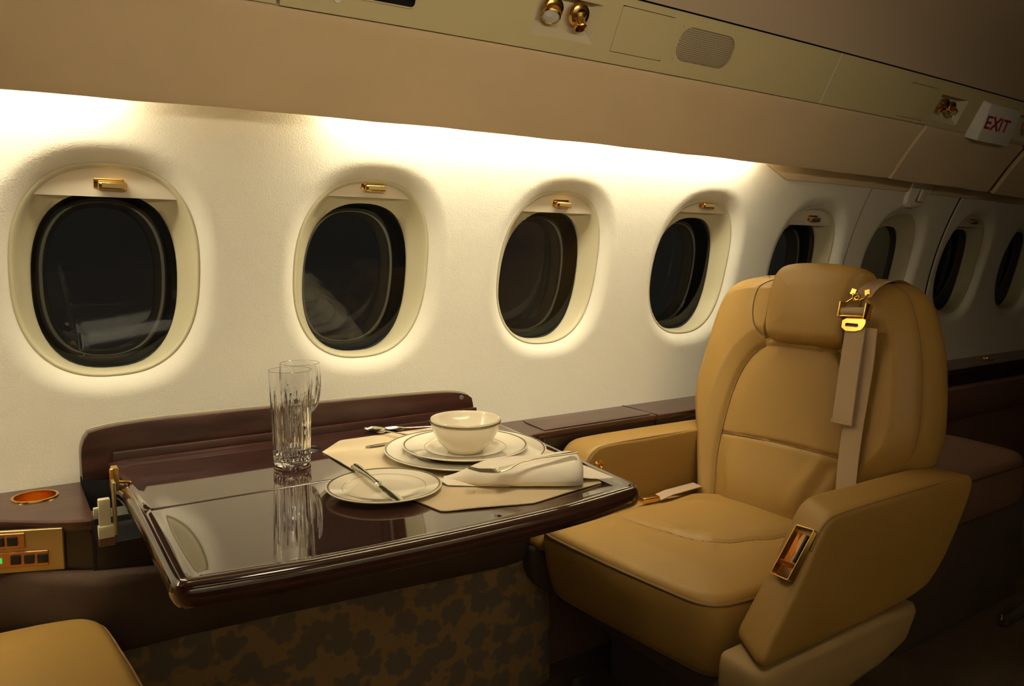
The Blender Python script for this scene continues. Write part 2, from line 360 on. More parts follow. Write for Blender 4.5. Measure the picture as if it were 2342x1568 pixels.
# windows
def make_window(i, xc):
    n = sroot('window_%d' % (i+1), (xc, wallY(WZ), WZ)); N = 72
    def ring(a, b, dep, zc=WZ, p=2.45):
        return [(xc+oval(2*PI*k/N, a, b, p)[0], wallY(WZ)*0+wallY(zc+oval(2*PI*k/N, a, b, p)[1])+dep, zc+oval(2*PI*k/N, a, b, p)[1]) for k in range(N)]
    # liner: rolled lip, flared reveal down to the pane opening
    m = MB(); rows = []
    for (da, dep, zc) in ((.001, DD+.012, WZ), (.0005, DD-.000, WZ), (-.002, DD-.002, WZ), (-.0045, DD-.001, WZ), (-.007, DD+.002, WZ), (-.011, DD+.012, WZ-.001), (-.017, DD+.023, WZ-.005), (-.024, DD+.030, WZ-.012), (-.030, DD+.036, WZ-.018)):
        bb = WB+da*1.0 if zc > WZ-.002 else WB+da-(WZ-zc)*.0
        rows.append(ring(WA+da, bb, dep, zc))
    ia, ib, iz = .1245, .1705, .976
    rows.append(ring(ia, ib, DD+.039, iz)); rows.append(ring(ia-.001, ib-.001, DD+.044, iz))
    m.grid(rows, closed_v=True); link('window_liner', m, LINER, n, sharp=70, recalc=False)
    m = MB(); rows = [ring(ia-.0008, ib-.0008, DD+.043, iz), ring(ia-.003, ib-.003, DD+.050, iz), ring(ia-.004, ib-.004, DD+.075, iz), ring(ia-.008, ib-.008, DD+.082, iz), ring(ia-.010, ib-.010, DD+.095, iz)]
    m.grid(rows, closed_v=True); link('window_seal', m, SEAL, n, sharp=50, recalc=False)
    m = MB(); rows = [ring(ia-.010, ib-.010, DD+.095, iz), ring(ia-.014, ib-.014, DD+.090, iz), ring(ia-.019, ib-.019, DD+.094, iz), ring(ia-.026, ib-.026, DD+.112, iz), ring(ia-.030, ib-.030, DD+.130, iz)]
    m.grid(rows, closed_v=True); link('outer_window_ring', m, SEAL2, n, sharp=60, recalc=False)
    sl_ = -(iz-ZC)/(wallY(iz)-YC)
    def flat(a, b, dep):
        return [(xc+oval(2*PI*k/N, a, b)[0], wallY(iz)+sl_*oval(2*PI*k/N, a, b)[1]+dep, iz+oval(2*PI*k/N, a, b)[1]) for k in range(N)]
    m = MB(); m.grid([flat((ia-.002)*s, (ib-.002)*s, DD+.040) for s in (1, .6, .01)], closed_v=True); link('window_pane', m, PANE, n, recalc=False)
    m = MB(); m.grid([flat((ia-.028)*s, (ib-.028)*s, DD+.120) for s in (1, .6, .01)], closed_v=True); link('outer_pane', m, PANE, n, recalc=False)
    m = MB(); m.tube([(xc+oval(2*PI*k/N, ia-.018, ib-.018)[0], wallY(iz)+sl_*oval(2*PI*k/N, ia-.018, ib-.018)[1]+DD+.088, iz+oval(2*PI*k/N, ia-.018, ib-.018)[1]) for k in range(N)], .0035, 8, closed=True); link('pane_bezel', m, BEZ, n)
    # shade
    zb = [1.131, 1.152, 1.137, 1.154, 1.131, .70, 1.150, 1.150][i]
    dep = DD+.006 if i != 5 else DD+.066
    sa, sb = (WA-.0055, WB-.0055) if i != 5 else (WA-.020, WB-.02)
    O = []
    if i == 5:
        O = [oval(2*PI*k/64, ia-.004, ib-.004) for k in range(64)]; O = [(a, b+iz-WZ) for a, b in O]
    else:
        pts = [oval(2*PI*k/240, sa, sb) for k in range(240)]
        up_ = [p for p in pts if WZ+p[1] > zb]
        O = [(up_[0][0]*1.0, zb-WZ)]+up_
        x0 = [p for p in pts if abs(WZ+p[1]-zb) < .004]
        xm = max(abs(p[0]) for p in x0) if x0 else .1
        up_.sort(key=lambda p: -p[0])
        O = [(xm, zb-WZ)]+[(p[0], p[1]) for p in up_]+[(-xm, zb-WZ)]
    m = MB(); nO = len(O)
    f = [(xc+a, wallY(WZ+b)+dep, WZ+b) for a, b in O]; g = [(p[0], p[1]+.004, p[2]) for p in f]
    m.add(f+g, [tuple(range(nO)), tuple(range(nO, 2*nO))[::-1]]+[(k, (k+1) % nO, nO+(k+1) % nO, nO+k) for k in range(nO)])
    sh = link('window_shade', m, GREY if i == 5 else SHADE, n, sharp=30)
    if i != 5:
        zt = zb+.020
        yb = wallY(zt)+dep
        m = MB(); m.obox((xc+.006, yb-.006, zt), (1, 0, 0), (0, -.3, 1), (0, 1, .3), .0235, .0075, .0085)
        link('shade_pull', m, GOLD, sh, bevel=(.0035, 3))
        m = MB(); m.obox((xc+.001, yb-.001, zt+.004), (1, 0, 0), (0, -.3, 1), (0, 1, .3), .0245, .0090, .002)
        link('pull_plate', m, GOLD, sh, bevel=(.0018, 2))
        m = MB(); m.obox((xc+.008, yb-.0146, zt-.0005), (1, 0, 0), (0, -.3, 1), (0, 1, .3), .0195, .0042, .0006)
        link('finger_groove', m, GOLDD, sh)
for i, xc in enumerate(WC): make_window(i, xc)

# lower shell, floor, ends and the opposite side of the cabin
m = MB(); m.grid([[(x, y, 0) for y in (-1.1, -.3, .5, 1.1, 1.58)] for x in np.linspace(XL, XR, 9)]); struct(link('floor', m, CARP, recalc=False))
m = MB(); m.grid([[(x, 1.597-.0*t, z) for t, z in ((0, 0.), (1, .25), (2, .52))] for x in (XL, XR)]); struct(link('trim_1', m, BASE, recalc=False), 'plain dark lining low behind the side ledge')
def ceil_pts(sgn):
    pts = []
    # from just above the service panel up to the crown
    A = np.array([1.222, 1.555]); 
    for t in np.linspace(0, 1, 14):
        th = t*PI/2
        y = YC+(1.222-YC)*math.cos(th)**1.0; z = 1.555+.30*math.sin(th)**.9
        pts.append((YC+sgn*(y-YC), z))
    return pts
m = MB(); cp = ceil_pts(1)[:]; cp2 = ceil_pts(-1)[::-1]
m.grid([[(x, y, z+bend(x)) for (y, z) in cp+cp2[1:]] for x in np.linspace(XL, XR, 40)]); struct(link('ceiling', m, CEIL, recalc=False))
def sectionY(prof, xs, mb=None, bendit=True):
    mb = mb or MB(); mb.grid([[(x, y, z+(bend(x) if bendit else 0)) for (y, z) in prof] for x in xs]); return mb
FY = lambda y: 2*YC-y
m = MB(); m.grid([[(x, FY(wallY(z)), z) for z in np.linspace(0.62, 1.42, 16)] for x in np.linspace(XL, XR, 9)]); wf = struct(link('wall_front', m, WALL, recalc=False))
m = MB(); m.grid([[(x, FY(1.45), 0), (x, FY(1.45), .60), (x, FY(1.60), .62)] for x in np.linspace(XL, XR, 9)]); struct(link('trim_8', m, BASE, recalc=False), 'dark lower lining on the opposite side of the cabin')
binprof = [(1.478, 1.318), (1.44, 1.300), (1.404, 1.2915), (1.400, 1.2870), (1.396, 1.290), (1.390, 1.300), (1.368, 1.333), (1.345, 1.367), (1.322, 1.398), (1.303, 1.422), (1.296, 1.430), (1.294, 1.4365), (1.298, 1.442), (1.315, 1.452)]
binprof = [(y if y > 1.41 else y, z) for y, z in binprof][1:]
binprof[0] = (1.404, 1.2915)
psuprof = [(1.292, 1.4345), (1.2285, 1.5545)]
m = sectionY([(FY(y), z) for y, z in binprof], np.linspace(XL, XR, 30)); struct(link('trim_2', m, SUEDE, recalc=False), 'suede valence on the opposite side of the cabin')
m = sectionY([(FY(y), z) for y, z in psuprof], np.linspace(XL, XR, 30)); struct(link('trim_3', m, PSU, recalc=False), 'service panel strip on the opposite side of the cabin')
for nm, x in (('wall_left', XL), ('wall_right', XR)):
    m = MB(); m.box((x-.03 if x < 0 else x, -1.1, 0), (x if x < 0 else x+.03, 1.75, 1.95)); struct(link(nm, m, DKBROWN))

# suede valence, window side, in segments
SEG = [(XL, 2.372, 0.0), (2.378, 3.02, .004), (3.03, XR, .016)]
val = sroot('trim_4'); val['label'] = 'tan suede valence running above the windows'
for k, (xa, xb, pr) in enumerate(SEG):
    prof = [(y-pr, z-pr*.6) for y, z in binprof]
    xs = list(np.linspace(xa+.004, xb-.004, 60 if k == 0 else 12))
    rows = [[(xa, y+.006, z+.004+bend(xa)) for y, z in prof]]+[[(x, y, z+bend(x)+.0012*math.sin(x*23)*math.sin(x*7) * (1 if j < 4 else 0)) for j, (y, z) in enumerate(prof)] for x in xs]+[[(xb, y+.006, z+.004+bend(xb)) for y, z in prof]]
    m = MB(); m.grid(rows)
    back = [[(p[0], p[1]+.003, p[2]+.005) for p in r] for r in rows]
    m.grid([[r[0], b[0]] for r, b in zip(rows, back)]); m.grid([rows[0], back[0]]); m.grid([rows[-1], back[-1]]); m.grid(back)
    link('valence_panel', m, SUEDE, val, sharp=50, recalc=False)
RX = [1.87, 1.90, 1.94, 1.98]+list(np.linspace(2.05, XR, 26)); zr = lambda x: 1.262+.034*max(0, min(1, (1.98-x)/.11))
m = MB(); m.grid([[(x, wallY(z)-.004, z+bend(x)*.6) for z in (zr(x), zr(x)+.02, 1.33, 1.36)] for x in RX]); m.grid([[(x, wallY(zr(x))-.004+q, zr(x)+bend(x)*.6) for q in (0, .006)] for x in RX]); link('cove_shadow_strip', m, SUEDE, val, recalc=False)  # suede-coloured strip standing in for the shadow under the unlit valence
# cove chamber behind the valence, with the tubes
m = MB(); m.grid([[(x, y, z+bend(x)) for (y, z) in ((1.31, 1.455), (1.40, 1.40), (1.47, 1.36))] for x in np.linspace(XL, XR, 20)]); link('cove_backing', m, WALL, val, recalc=False)
def tube_light(name, label, xa, xb, mt, sgn=1, y=1.419, z=1.330):
    yy = y if sgn > 0 else FY(y)
    t = thing(name, label, 'lamp', ((xa+xb)/2, yy, z+bend((xa+xb)/2)+.005), 'cove light tubes')
    m = MB(); m.tube([(x, yy, z+bend(x)) for x in np.linspace(xa, xb, 12)], .007, 10); link('tube', m, mt, t)
    for xe in (xa-.008, xb+.008):
        m = MB(); m.box((xe-.008, yy-.010, z-.010+bend(xe)), (xe+.008, yy+.010, z+.012+bend(xe))); link('socket', m, WHITEP, t)
    return t
tube_light('cove_light', 'glowing tube behind the valence at the left end of the wall', -1.05, .19, TUBE)
tube_light('cove_light', 'glowing tube behind the valence above the three middle windows', .56, 1.80, TUBE)
tube_light('cove_light', 'glowing tube across the aisle beside the left end', -1.2, .2, TUBE2, -1)
tube_light('cove_light', 'glowing tube across the aisle facing the middle windows', .5, 1.7, TUBE2, -1)

# ------------------------------------------------------------------ service panel strip
PL = Vector((0, 1.29, 1.4365)); PU = Vector((0, 1.23, 1.5565)); PE = PU-PL
PN = Vector((0, -PE.z, PE.y)).normalized()     # towards the cabin
def ps(X, t, h=0.):
    p = PL+PE*t+PN*h; return Vector((X, p.y, p.z+bend(X)))
psu = sroot('trim_5'); psu['label'] = 'beige service panel strip between valence and ceiling'
TL, TH = .012, .985
def psu_frame(mb, xa, xb, hole=None, h=0., ends=(False, False)):
    def q(a, b, t0, t1):
        if b-a < 1e-5 or t1-t0 < 1e-5: return
        mb.grid([[ps(x, t, h) for t in (t0, t1)] for x in np.linspace(a, b, max(2, int((b-a)/.08)+2))])
    def w_(x0, ta, x1, tb_):
        mb.grid([[ps(x, t, h), ps(x, t, h-.004)] for x, t in zip(np.linspace(x0, x1, 6), np.linspace(ta, tb_, 6))])
    w_(xa, TL, xb, TL); w_(xa, TH, xb, TH)
    if ends[0]: w_(xa, TL, xa, TH)
    if ends[1]: w_(xb, TL, xb, TH)
    if hole is None: q(xa, xb, TL, TH); return
    ha, hb, t0, t1 = hole
    q(xa, ha, TL, TH); q(hb, xb, TL, TH); q(ha, hb, TL, t0); q(ha, hb, t1, TH)
    w_(ha, t0, hb, t0); w_(ha, t1, hb, t1); w_(ha, t0, ha, t1); w_(hb, t0, hb, t1)
def psu_recess(mb, ha, hb, t0, t1, depth, sk=.0):
    ia, ib, j0, j1 = ha+.010, hb-.012, t0+.30*(t1-t0), t1-.03*(t1-t0)
    out = [ps(ha, t0), ps(hb, t0), ps(hb, t1), ps(ha, t1)]; inn = [ps(ia, j0, -depth), ps(ib, j0, -depth), ps(ib, j1, -depth), ps(ia, j1, -depth)]
    mb.add(out+inn, [(0, 1, 5, 4), (1, 2, 6, 5), (2, 3, 7, 6), (3, 0, 4, 7), (4, 5, 6, 7)])
R1 = (.897, 1.050, .225, .80); A1 = (1.100, 1.248, .185, .875)
R2 = (2.375, 2.530, .13, .71); A2 = (2.200, 2.338, .075, .80); R3 = (2.885, 3.035, .10, .70)
m = MB(); psu_frame(m, XL, .405, None, -.004, (False, True)); link('service_panel', m, PSU, psu, recalc=False)
m = MB(); psu_frame(m, .410, 1.075, R1, 0., (True, False)); psu_frame(m, 1.075, 1.26, (A1[0], A1[1], A1[2], A1[3])); psu_frame(m, 1.26, 1.838, (1.279, 1.458, .25, .80), 0., (False, True))
link('service_panel', m, PSU, psu, recalc=False)
m = MB(); psu_frame(m, 1.842, 2.36, (A2[0], A2[1], A2[2], A2[3]), 0., (True, False)); psu_frame(m, 2.36, 2.70, R2); psu_frame(m, 2.70, 3.2, R3); psu_frame(m, 3.2, XR)
link('service_panel', m, PSU, psu, recalc=False)
m = MB(); m.grid([[ps(x, -.06, -.03), ps(x, 1.06, -.03)] for x in np.linspace(XL, XR, 20)]); link('gap_backing', m, DARK, psu, recalc=False)
m = MB(); m.grid([[ps(1.8395, TL, -.0005), ps(1.8395, TH, -.0005)], [ps(1.8425, TL, .0008), ps(1.8425, TH, .0008)]]); link('joint_strip', m, SHADE, psu)
for R in (R1, R2, R3):
    m = MB(); psu_recess(m, *R, .026); link('vent_recess', m, mat('cream_recess', (.60, .53, .36), .35), psu, sharp=20, recalc=False)
for A in (A1, A2):
    m = MB(); g = .0013; ol = smooth_poly([(A[0]+g, PE.length*A[2]+g), (A[1]-g*.0, PE.length*A[2]+g), (A[1], PE.length*A[3]-g), (A[0]+g, PE.length*A[3]-g)], 48, it=0)
    slab(m, ol, .0006, .004, lambda a, b, h: ps(a, b/PE.length, .0004+h), rings=5, r2=.0005); link('access_door', m, PSU, psu, sharp=30)
def rrect(cx, cy, hx, hy, r, n=8):
    P = []
    for (sx, sy, a0) in ((1, 1, 0), (-1, 1, PI/2), (-1, -1, PI), (1, -1, 3*PI/2)):
        for k in range(n+1):
            a = a0+k*PI/2/n; P.append((cx+sx*(hx-r)+r*math.cos(a), cy+sy*(hy-r)+r*math.sin(a)))
    return np.array(P)
# speaker grille
sg = thing('speaker_grille', 'perforated oval speaker grille in the beige overhead panel', 'speaker', ps(1.37, .52, .0))
PEl = PE.length
gc = (1.3685, .525*PEl)
def hole_fill(mb):    # panel surround between square cut-out and rounded grille opening
    G = rrect(gc[0], gc[1], .0885, .0365, .030, 8); n = len(G)
    sq = []
    hx, hy = (1.458-1.279)/2, (.80-.25)*PEl/2
    for a, b in G:
        da, db = a-gc[0], b-gc[1]; k = min(hx/abs(da) if da else 9, hy/abs(db) if db else 9); sq.append((gc[0]+da*k, gc[1]+db*k))
    mb.grid([[ps(a, b/PEl, 0) for a, b in sq], [ps(a, b/PEl, 0) for a, b in G], [ps(a, b/PEl, -.004) for a, b in G]], closed_v=True)
m = MB(); hole_fill(m); link('grille_surround', m, PSU, psu, sharp=40, recalc=False)
m = MB(); G = rrect(gc[0], gc[1], .0885, .0365, .030, 8); slab(m, G, .002, .004, lambda a, b, h: ps(a, b/PEl, -.002+h), lambda Q, d: .0015*np.clip(d/.02, 0, 1), rings=8, r2=.0005)
link('grille_mesh', m, GRILLE, sg)
# spotlights and air nozzles
def spot(X, t, label, kind, aim=(-.35, -.4, -.75), sc=1.0, grp='gold overhead fittings'):
    c = ps(X, t, -.012); ax = Vector(aim).normalized()
    o = thing('reading_light' if kind == 'light' else 'air_nozzle', label, 'light' if kind == 'light' else 'air vent', c, grp)
    m = MB(); m.lathe([(.0005, -.012), (.012*sc, -.010), (.019*sc, -.003), (.021*sc, .003), (.0185*sc, .010), (.013*sc, .013), (.010*sc, .013)], c, PN, 36); link('ball_socket', m, GOLD, o)
    if kind == 'light':
        m = MB(); m.lathe([(.010*sc, -.004), (.0145*sc, .002), (.0165*sc, .010), (.0165*sc, .024), (.0145*sc, .026), (.0135*sc, .024), (.0130*sc, .014), (.0005, .010)], c, ax, 36); link('lamp_barrel', m, GOLD, o)
        m = MB(); m.lathe([(.0135*sc, .0238), (.0075*sc, .0255), (.0005, .026)], c, ax, 28); link('lens', m, mat('clear_lens', (.45, .45, .42), .12, spec=.8), o)
    else:
        m = MB(); m.lathe([(.008*sc, -.003), (.0130*sc, .003), (.0140*sc, .009), (.0105*sc, .014), (.0098*sc, .029), (.0112*sc, .032), (.0100*sc, .034), (.0082*sc, .032), (.0078*sc, .018), (.0005, .016)], c, ax, 36); link('nozzle', m, GOLD, o)
        m = MB(); m.lathe([(.0077*sc, .0185), (.0005, .0185)], c, ax, 20); link('nozzle_bore', m, BLACK, o)
spot(.938, .60, 'gold reading spotlight with glass lens, left of the pair over the table', 'light', sc=1.15)
spot(1.003, .60, 'gold air nozzle with dark bore beside the spotlight over the table', 'nozzle', aim=(-.05, -.35, -.85), sc=1.15)
spot(2.425, .50, 'left gold fitting in the recess beside the exit sign', 'nozzle', aim=(-.6, -.3, -.5), sc=.95)
spot(2.468, .46, 'right gold spotlight barrel in the recess beside the exit sign', 'light', aim=(-.1, -.5, -.75), sc=1.0)
spot(2.985, .48, 'small gold fitting just beyond the exit sign', 'nozzle', aim=(-.4, -.3, -.7), sc=.9)
# dark display and button at the top edge
o = thing('overhead_display', 'dark glass display in overhead panel at top edge of the picture', 'display', ps(.57, .6, 0))
m = MB(); slab(m, rrect(.572, .63*PEl, .073, .052, .008), .001, .004, lambda a, b, h: ps(a, b/PEl, .0035+h), rings=5); link('bezel', m, PSU, o)
m = MB(); slab(m, rrect(.572, .63*PEl, .070, .049, .007), .001, .003, lambda a, b, h: ps(a, b/PEl, .0045+h), rings=5); link('screen', m, SCREEN, o)
m = MB(); m.lathe([(.0005, .004), (.006, .003), (.007, 0)], ps(.503, .20, 0), PN, 24)
tag(link('overhead_button', m, WHITEP), 'small round cream button left of the dark overhead display', 'button')
# exit sign
X0, X1, t0, t1 = 2.622, 2.838, -.06, .78
ex = thing('exit_sign', 'white box sign reading EXIT in red letters, on the overhead panel', 'sign', ps(2.73, .35, 0))
def exq(X, t, h=0.):   # front face leans out towards the bottom
    return ps(X, t, .014+.020*(1-t)+h)
m = MB(); m.add([ps(X0-.012, t0-.02, -.002), ps(X1+.004, t0-.02, -.002), ps(X1+.004, t1+.03, -.002), ps(X0-.012, t1+.03, -.002), exq(X0+.010, t0), exq(X1, t0), exq(X1, t1), exq(X0+.010, t1)],
    [(4, 5, 6, 7), (0, 1, 5, 4), (1, 2, 6, 5), (2, 3, 7, 6), (3, 0, 4, 7), (3, 2, 1, 0)])
link('sign_box', m, WHITEP, ex, bevel=(.003, 2))
def stroke(mb, p, q, wd):
    p = Vector(p); q = Vector(q); d = (q-p).normalized(); n_ = Vector((-d.y, d.x))*wd/2
    P = [p+n_, p-n_, q-n_, q+n_]
    f = [exq(a.x, a.y/PEl, .0012) for a in P]; g = [exq(a.x, a.y/PEl, -.001) for a in P]
    mb.add(f+g, [(0, 1, 2, 3), (7, 6, 5, 4), (0, 4, 5, 1), (1, 5, 6, 2), (2, 6, 7, 3), (3, 7, 4, 0)])
LB, LT = .235*PEl, .530*PEl; wd = .0085
def letter(x, ch, w_=.036):
    mb = MB(); a, b = x, x+w_
    if ch == 'E':
        stroke(mb, (a+wd/2, LB), (a+wd/2, LT), wd)
        for y in (LB+wd/2*.8, (LB+LT)/2, LT-wd/2*.8): stroke(mb, (a, y), (b-.002, y), wd*.8)
    if ch == 'X': stroke(mb, (a, LB), (b, LT), wd); stroke(mb, (a, LT), (b, LB), wd)
    if ch == 'I': stroke(mb, (a+wd/2, LB), (a+wd/2, LT), wd)
    if ch == 'T': stroke(mb, ((a+b)/2, LB), ((a+b)/2, LT), wd); stroke(mb, (a, LT-wd*.4), (b, LT-wd*.4), wd*.8)
    link('letter', mb, RED, ex, sharp=20)
letter(2.640, 'E', .035); letter(2.681, 'X', .044); letter(2.732, 'I'); letter(2.748, 'T', .044)

# ------------------------------------------------------------------ side ledge, lower wall
LF = [(XL, 1.49), (-.14, 1.490), (-.07, 1.470), (-.014, 1.434), (.03, 1.400), (.07, 1.375), (.11, 1.358), (.20, 1.362), (.5, 1.375), (.90, 1.385), (.985, 1.392), (1.01, 1.43), (1.03, 1.461), (1.25, 1.462), (2.0, 1.455), (XR, 1.45)]
def ledge_path():
    P = smooth_poly(LF[1:14], 90, closed=False, it=2); return [LF[0]]+[tuple(p) for p in P]+[LF[14], LF[15]]
LP = ledge_path()
def zb_led(x): return float(np.interp(x, [-1, 0, .25, .9, 1.1, 2, 4], [.535, .532, .502, .49, .545, .55, .53]))
ledge = thing('side_ledge', 'dark glossy wood ledge running along the wall below the windows', 'ledge', (0.5, 1.5, .45))
m = MB()
LT_ = .608
CUP = (.0385, 1.5405, .0335)
rows = []; flat = []
xs_ = sorted(set([p[0] for p in LP]+[.112, .932]+list(np.arange(-.004, .082, .0028))))
LPx = [p[0] for p in LP]; LPy = [p[1] for p in LP]
for x in xs_:
    y = float(np.interp(x, LPx, LPy))
    rows.append([(x, y+.006, LT_), (x, y+.001, LT_-.002), (x, y, LT_-.008), (x, y+.003, LT_-.016), (x, y+.006, LT_-.020)])
    flat.append([(x, 1.5965+(y+.006-1.5965)*k/60, LT_) for k in range(61)])
m.grid(rows); m.grid(flat)
def cup_hit(f):
    c_ = np.mean([m.v[i] for i in f], 0); return abs(c_[2]-LT_) < 1e-6 and math.hypot(c_[0]-CUP[0], c_[1]-CUP[1]) < CUP[2]
def cav(f):
    x_ = np.mean([m.v[i][0] for i in f]); return .112 < x_ < .932
m.f = [f for f in m.f if not cup_hit(f) and not cav(f)]
link('ledge_top', m, WOODS, ledge, sharp=50, recalc=False)
lpy = lambda x: float(np.interp(x, LPx, LPy))
m = MB()
for x in (.112, .932):
    m = MB(); m.box((x-.004 if x < .5 else x, lpy(x)+.002, zb_led(x)), (x if x < .5 else x+.004, 1.59, LT_-.0005)); link('cavity_side', m, DKPANEL, ledge)
m = MB(); m.grid([[(x, 1.59, .66), (x, 1.59, .535), (x, lpy(x)+.008, .535)] for x in np.linspace(.112, .932, 8)]); link('cavity_lining', m, DARK, ledge, recalc=False)
m = MB(); m.grid([[(x, y+.006, (LT_-.018 if not .105 < x < .935 else .562)), (x, y+.006, zb_led(x)), (x, y+.05, zb_led(x))] for x, y in LP]); link('ledge_front', m, DKPANEL, ledge, sharp=30, recalc=False)
# lift-up lid in the ledge by the far armrest
m = MB(); ol = smooth_poly([(1.09, 1.470), (1.10, 1.582), (1.445, 1.582), (1.452, 1.470)], 40, it=0)
slab(m, ol, .0012, .004, lambda a, b, h: (a, b, LT_+.0035+h), rings=4, r2=.001); link('ledge_lid', m, WOODS, ledge, sharp=25)
m = MB(); m.box((1.4555, 1.4605, .55), (1.4585, 1.60, LT_+.0012)); link('joint_gap', m, DARK, ledge)
m = MB(); m.box((1.06, 1.452, .552), (1.080, 1.463, .600)); link('end_block', m, WOODE, ledge, bevel=(.004, 2))
# carpeted strip below it and patterned lower wall
def zs(x): return float(np.interp(x, [-1, 0, .25, .9, 1.1, 2, 4], [.375, .375, .368, .33, .33, .40, .40]))
strip = sroot('trim_6'); strip['label'] = 'brown carpeted strip below the ledge'
m = MB(); m.grid([[(x, y+.05, zb_led(x)+.004), (x, y-.004, zb_led(x)+.003), (x, y-.018, zb_led(x)-.003), (x, y-.024, zb_led(x)-.016), (x, y-.020, (zb_led(x)+zs(x))/2), (x, y-.012, zs(x)+.01), (x, y+.01, zs(x))] for x, y in LP if x < 1.02]); link('carpet_strip', m, BROWN, strip, sharp=70, recalc=False)
m = MB(); m.grid([[(x, y+.03, zb_led(x)+.002), (x, y-.02, zb_led(x)-.010), (x, y-.025, zb_led(x)-.06), (x, y-.01, zs(x)+.01), (x, y+.03, zs(x))] for x, y in LP if x > 1.0]); link('carpet_strip', m, DKBROWN, strip, sharp=70, recalc=False)
lw = sroot('trim_7'); lw['label'] = 'lower side wall covered in brown fabric with dark flower blotches'
m = MB(); xs = list(np.linspace(XL, 1.04, 30)); rows = []
for x in xs:
    zt = zs(x)+.006; rows.append([(x, 1.405+.0*z, z) for z in np.linspace(0, zt, 6)])
for k in range(1, 7):
    a = k/6*PI/2; x = 1.04+.06*math.sin(a); y = 1.405+.06*(1-math.cos(a)); rows.append([(x, y, z) for z in np.linspace(0, zs(1.04)+.006, 6)])
m.grid(rows); link('patterned_panel', m, PATT, lw, sharp=60, recalc=False)
m = MB(); m.grid([[(x, 1.466, z) for z in (0, .2, .42)] for x in (1.09, 1.5, 3, XR)]); link('plain_panel', m, DKBROWN, lw, recalc=False)
m = MB(); m.tube([(x, 1.404, zs(x)+.004) for x in np.linspace(XL, 1.04, 30)], .0022, 6); link('panel_piping', m, BROWN, lw)

# gold cup holder in the ledge
c = Vector((.0385, 1.541, LT_))
o = thing('cup_holder', 'round gold cup holder sunk into the ledge at the left edge', 'cup holder', c)
c.y = 1.5405
m = MB(); m.lathe([(.0315, -.002), (.0318, .0022), (.0335, .0030), (.0362, .0022), (.0366, .0003)], c, n=48); link('rim', m, GOLD, o)
m = MB(); m.lathe([(.0317, -.001), (.0308, -.030), (.0285, -.036), (.0005, -.037)], c, n=48); link('cup_well', m, mat('amber_gold', (.85, .42, .09), .28, metal=1.), o)
# second cup holder rim on the far ledge
c = Vector((3.42, 1.535, LT_)); o = thing('cup_holder', 'tiny gold rim glinting on the dark far ledge behind the chair', 'cup holder', c)
m = MB(); m.lathe([(.030, .0005), (.030, .004), (.034, .004), (.036, .0005)], c, n=32); link('rim', m, GOLD, o)

# control panel on the ledge front
th_ = math.atan2(-.026, .08)
cpn = Vector((-.40, -1, 0)).normalized(); cpu = Vector((1, -.40, 0)).normalized()
cpc = Vector((.0215, 1.3995, .5655))
cp = thing('seat_control_panel', 'brushed gold control panel with square black buttons on the ledge front', 'control panel', cpc)
def cpp(a, b, h=0.): return cpc+cpu*a+Vector((0, 0, 1))*b+cpn*h
m = MB(); m.obox(cpp(-.004, -.0015, .002), cpu, (0, 0, 1), cpn, .056, .0345, .003); link('face_plate', m, GOLDD, cp, bevel=(.001, 1))
for (a0, b0, hx) in ((-.028, .0165, .026), (-.012, -.014, .042)):
    m = MB(); m.obox(cpp(a0, b0, .0055), cpu, (0, 0, 1), cpn, hx, .0125, .0015); link('button_frame', m, mat('copper_bezel', (.62, .30, .12), .35, metal=.9), cp, bevel=(.0008, 1))
for (a, b) in ((-.0385, .0165), (-.0195, .0165), (-.0165, -.014), (.0030, -.014), (.0220, -.014)):
    m = MB(); m.obox(cpp(a, b, .008), cpu, (0, 0, 1), cpn, .0072, .0072, .0022); link('push_button', m, BLACK, cp, bevel=(.0012, 2))
m = MB(); m.obox(cpp(-.0425, -.014, .0075), cpu, (0, 0, 1), cpn, .0065, .0042, .0012); link('green_display', m, GREEN, cp)
# latch mechanism next to table
o = thing('table_latch', 'cream and gold latch block in the dark slot beside the table', 'latch', (.13, 1.36, .58))
m = MB(); m.box((.117, 1.340, .600), (.134, 1.352, .645)); m.box((.115, 1.336, .582), (.138, 1.350, .602)); m.box((.110, 1.342, .618), (.120, 1.350, .632))
link('latch_body', m, mat('cream_latch', (.62, .56, .36), .4), o, bevel=(.0015, 2))
m = MB(); m.box((.138, 1.334, .585), (.1425, 1.356, .672)); link('latch_plate', m, GOLDD, o, bevel=(.001, 1))
m = MB(); m.box((.115, 1.338, .568), (.139, 1.350, .582)); link('latch_foot', m, mat('bronze_foot', (.20, .11, .07), .4, metal=.6), o, bevel=(.001, 1))

# upright lid of the table stowage
sl = thing('table_stowage_lid', 'dark mahogany board standing upright against the wall behind the table', 'lid', (.52, 1.53, .60))
top = [(.112, .600), (.112, .708), (.150, .7175), (.20, .7215), (.30, .7230), (.60, .7205), (.80, .7170), (.870, .7135), (.905, .7065), (.928, .696), (.930, .600)]
topn = smooth_poly(top, 120, it=1)
def smap(y0):
    return lambda a, b, h: (a, y0-h, b)
m = MB(); slab(m, topn, .0015, .016, smap(1.535), rings=6, r2=.0015); link('board', m, WOODS, sl, sharp=50)
m = MB(); o2 = [(a, b+.003*(1 if b > .62 else 0)) for a, b in topn]; o2 = [((a-.52)*1.006+.52, b) for a, b in o2]; slab(m, np.array(o2), .001, .006, smap(1.5525), rings=4, r2=.001); link('edge_strip', m, TAN, sl, sharp=50)
m = MB(); m.box((.16, 1.516, .658), (.925, 1.521, .676)); link('lower_rail', m, WOODS, sl, bevel=(.002, 2))
m = MB(); m.lathe([(.0055, 0), (.0055, .0015), (.0005, .002)], (.893, 1.5338, .700), (0, -1, 0), 20); link('stud', m, mat('dull_stud', (.2, .16, .13), .4), sl)

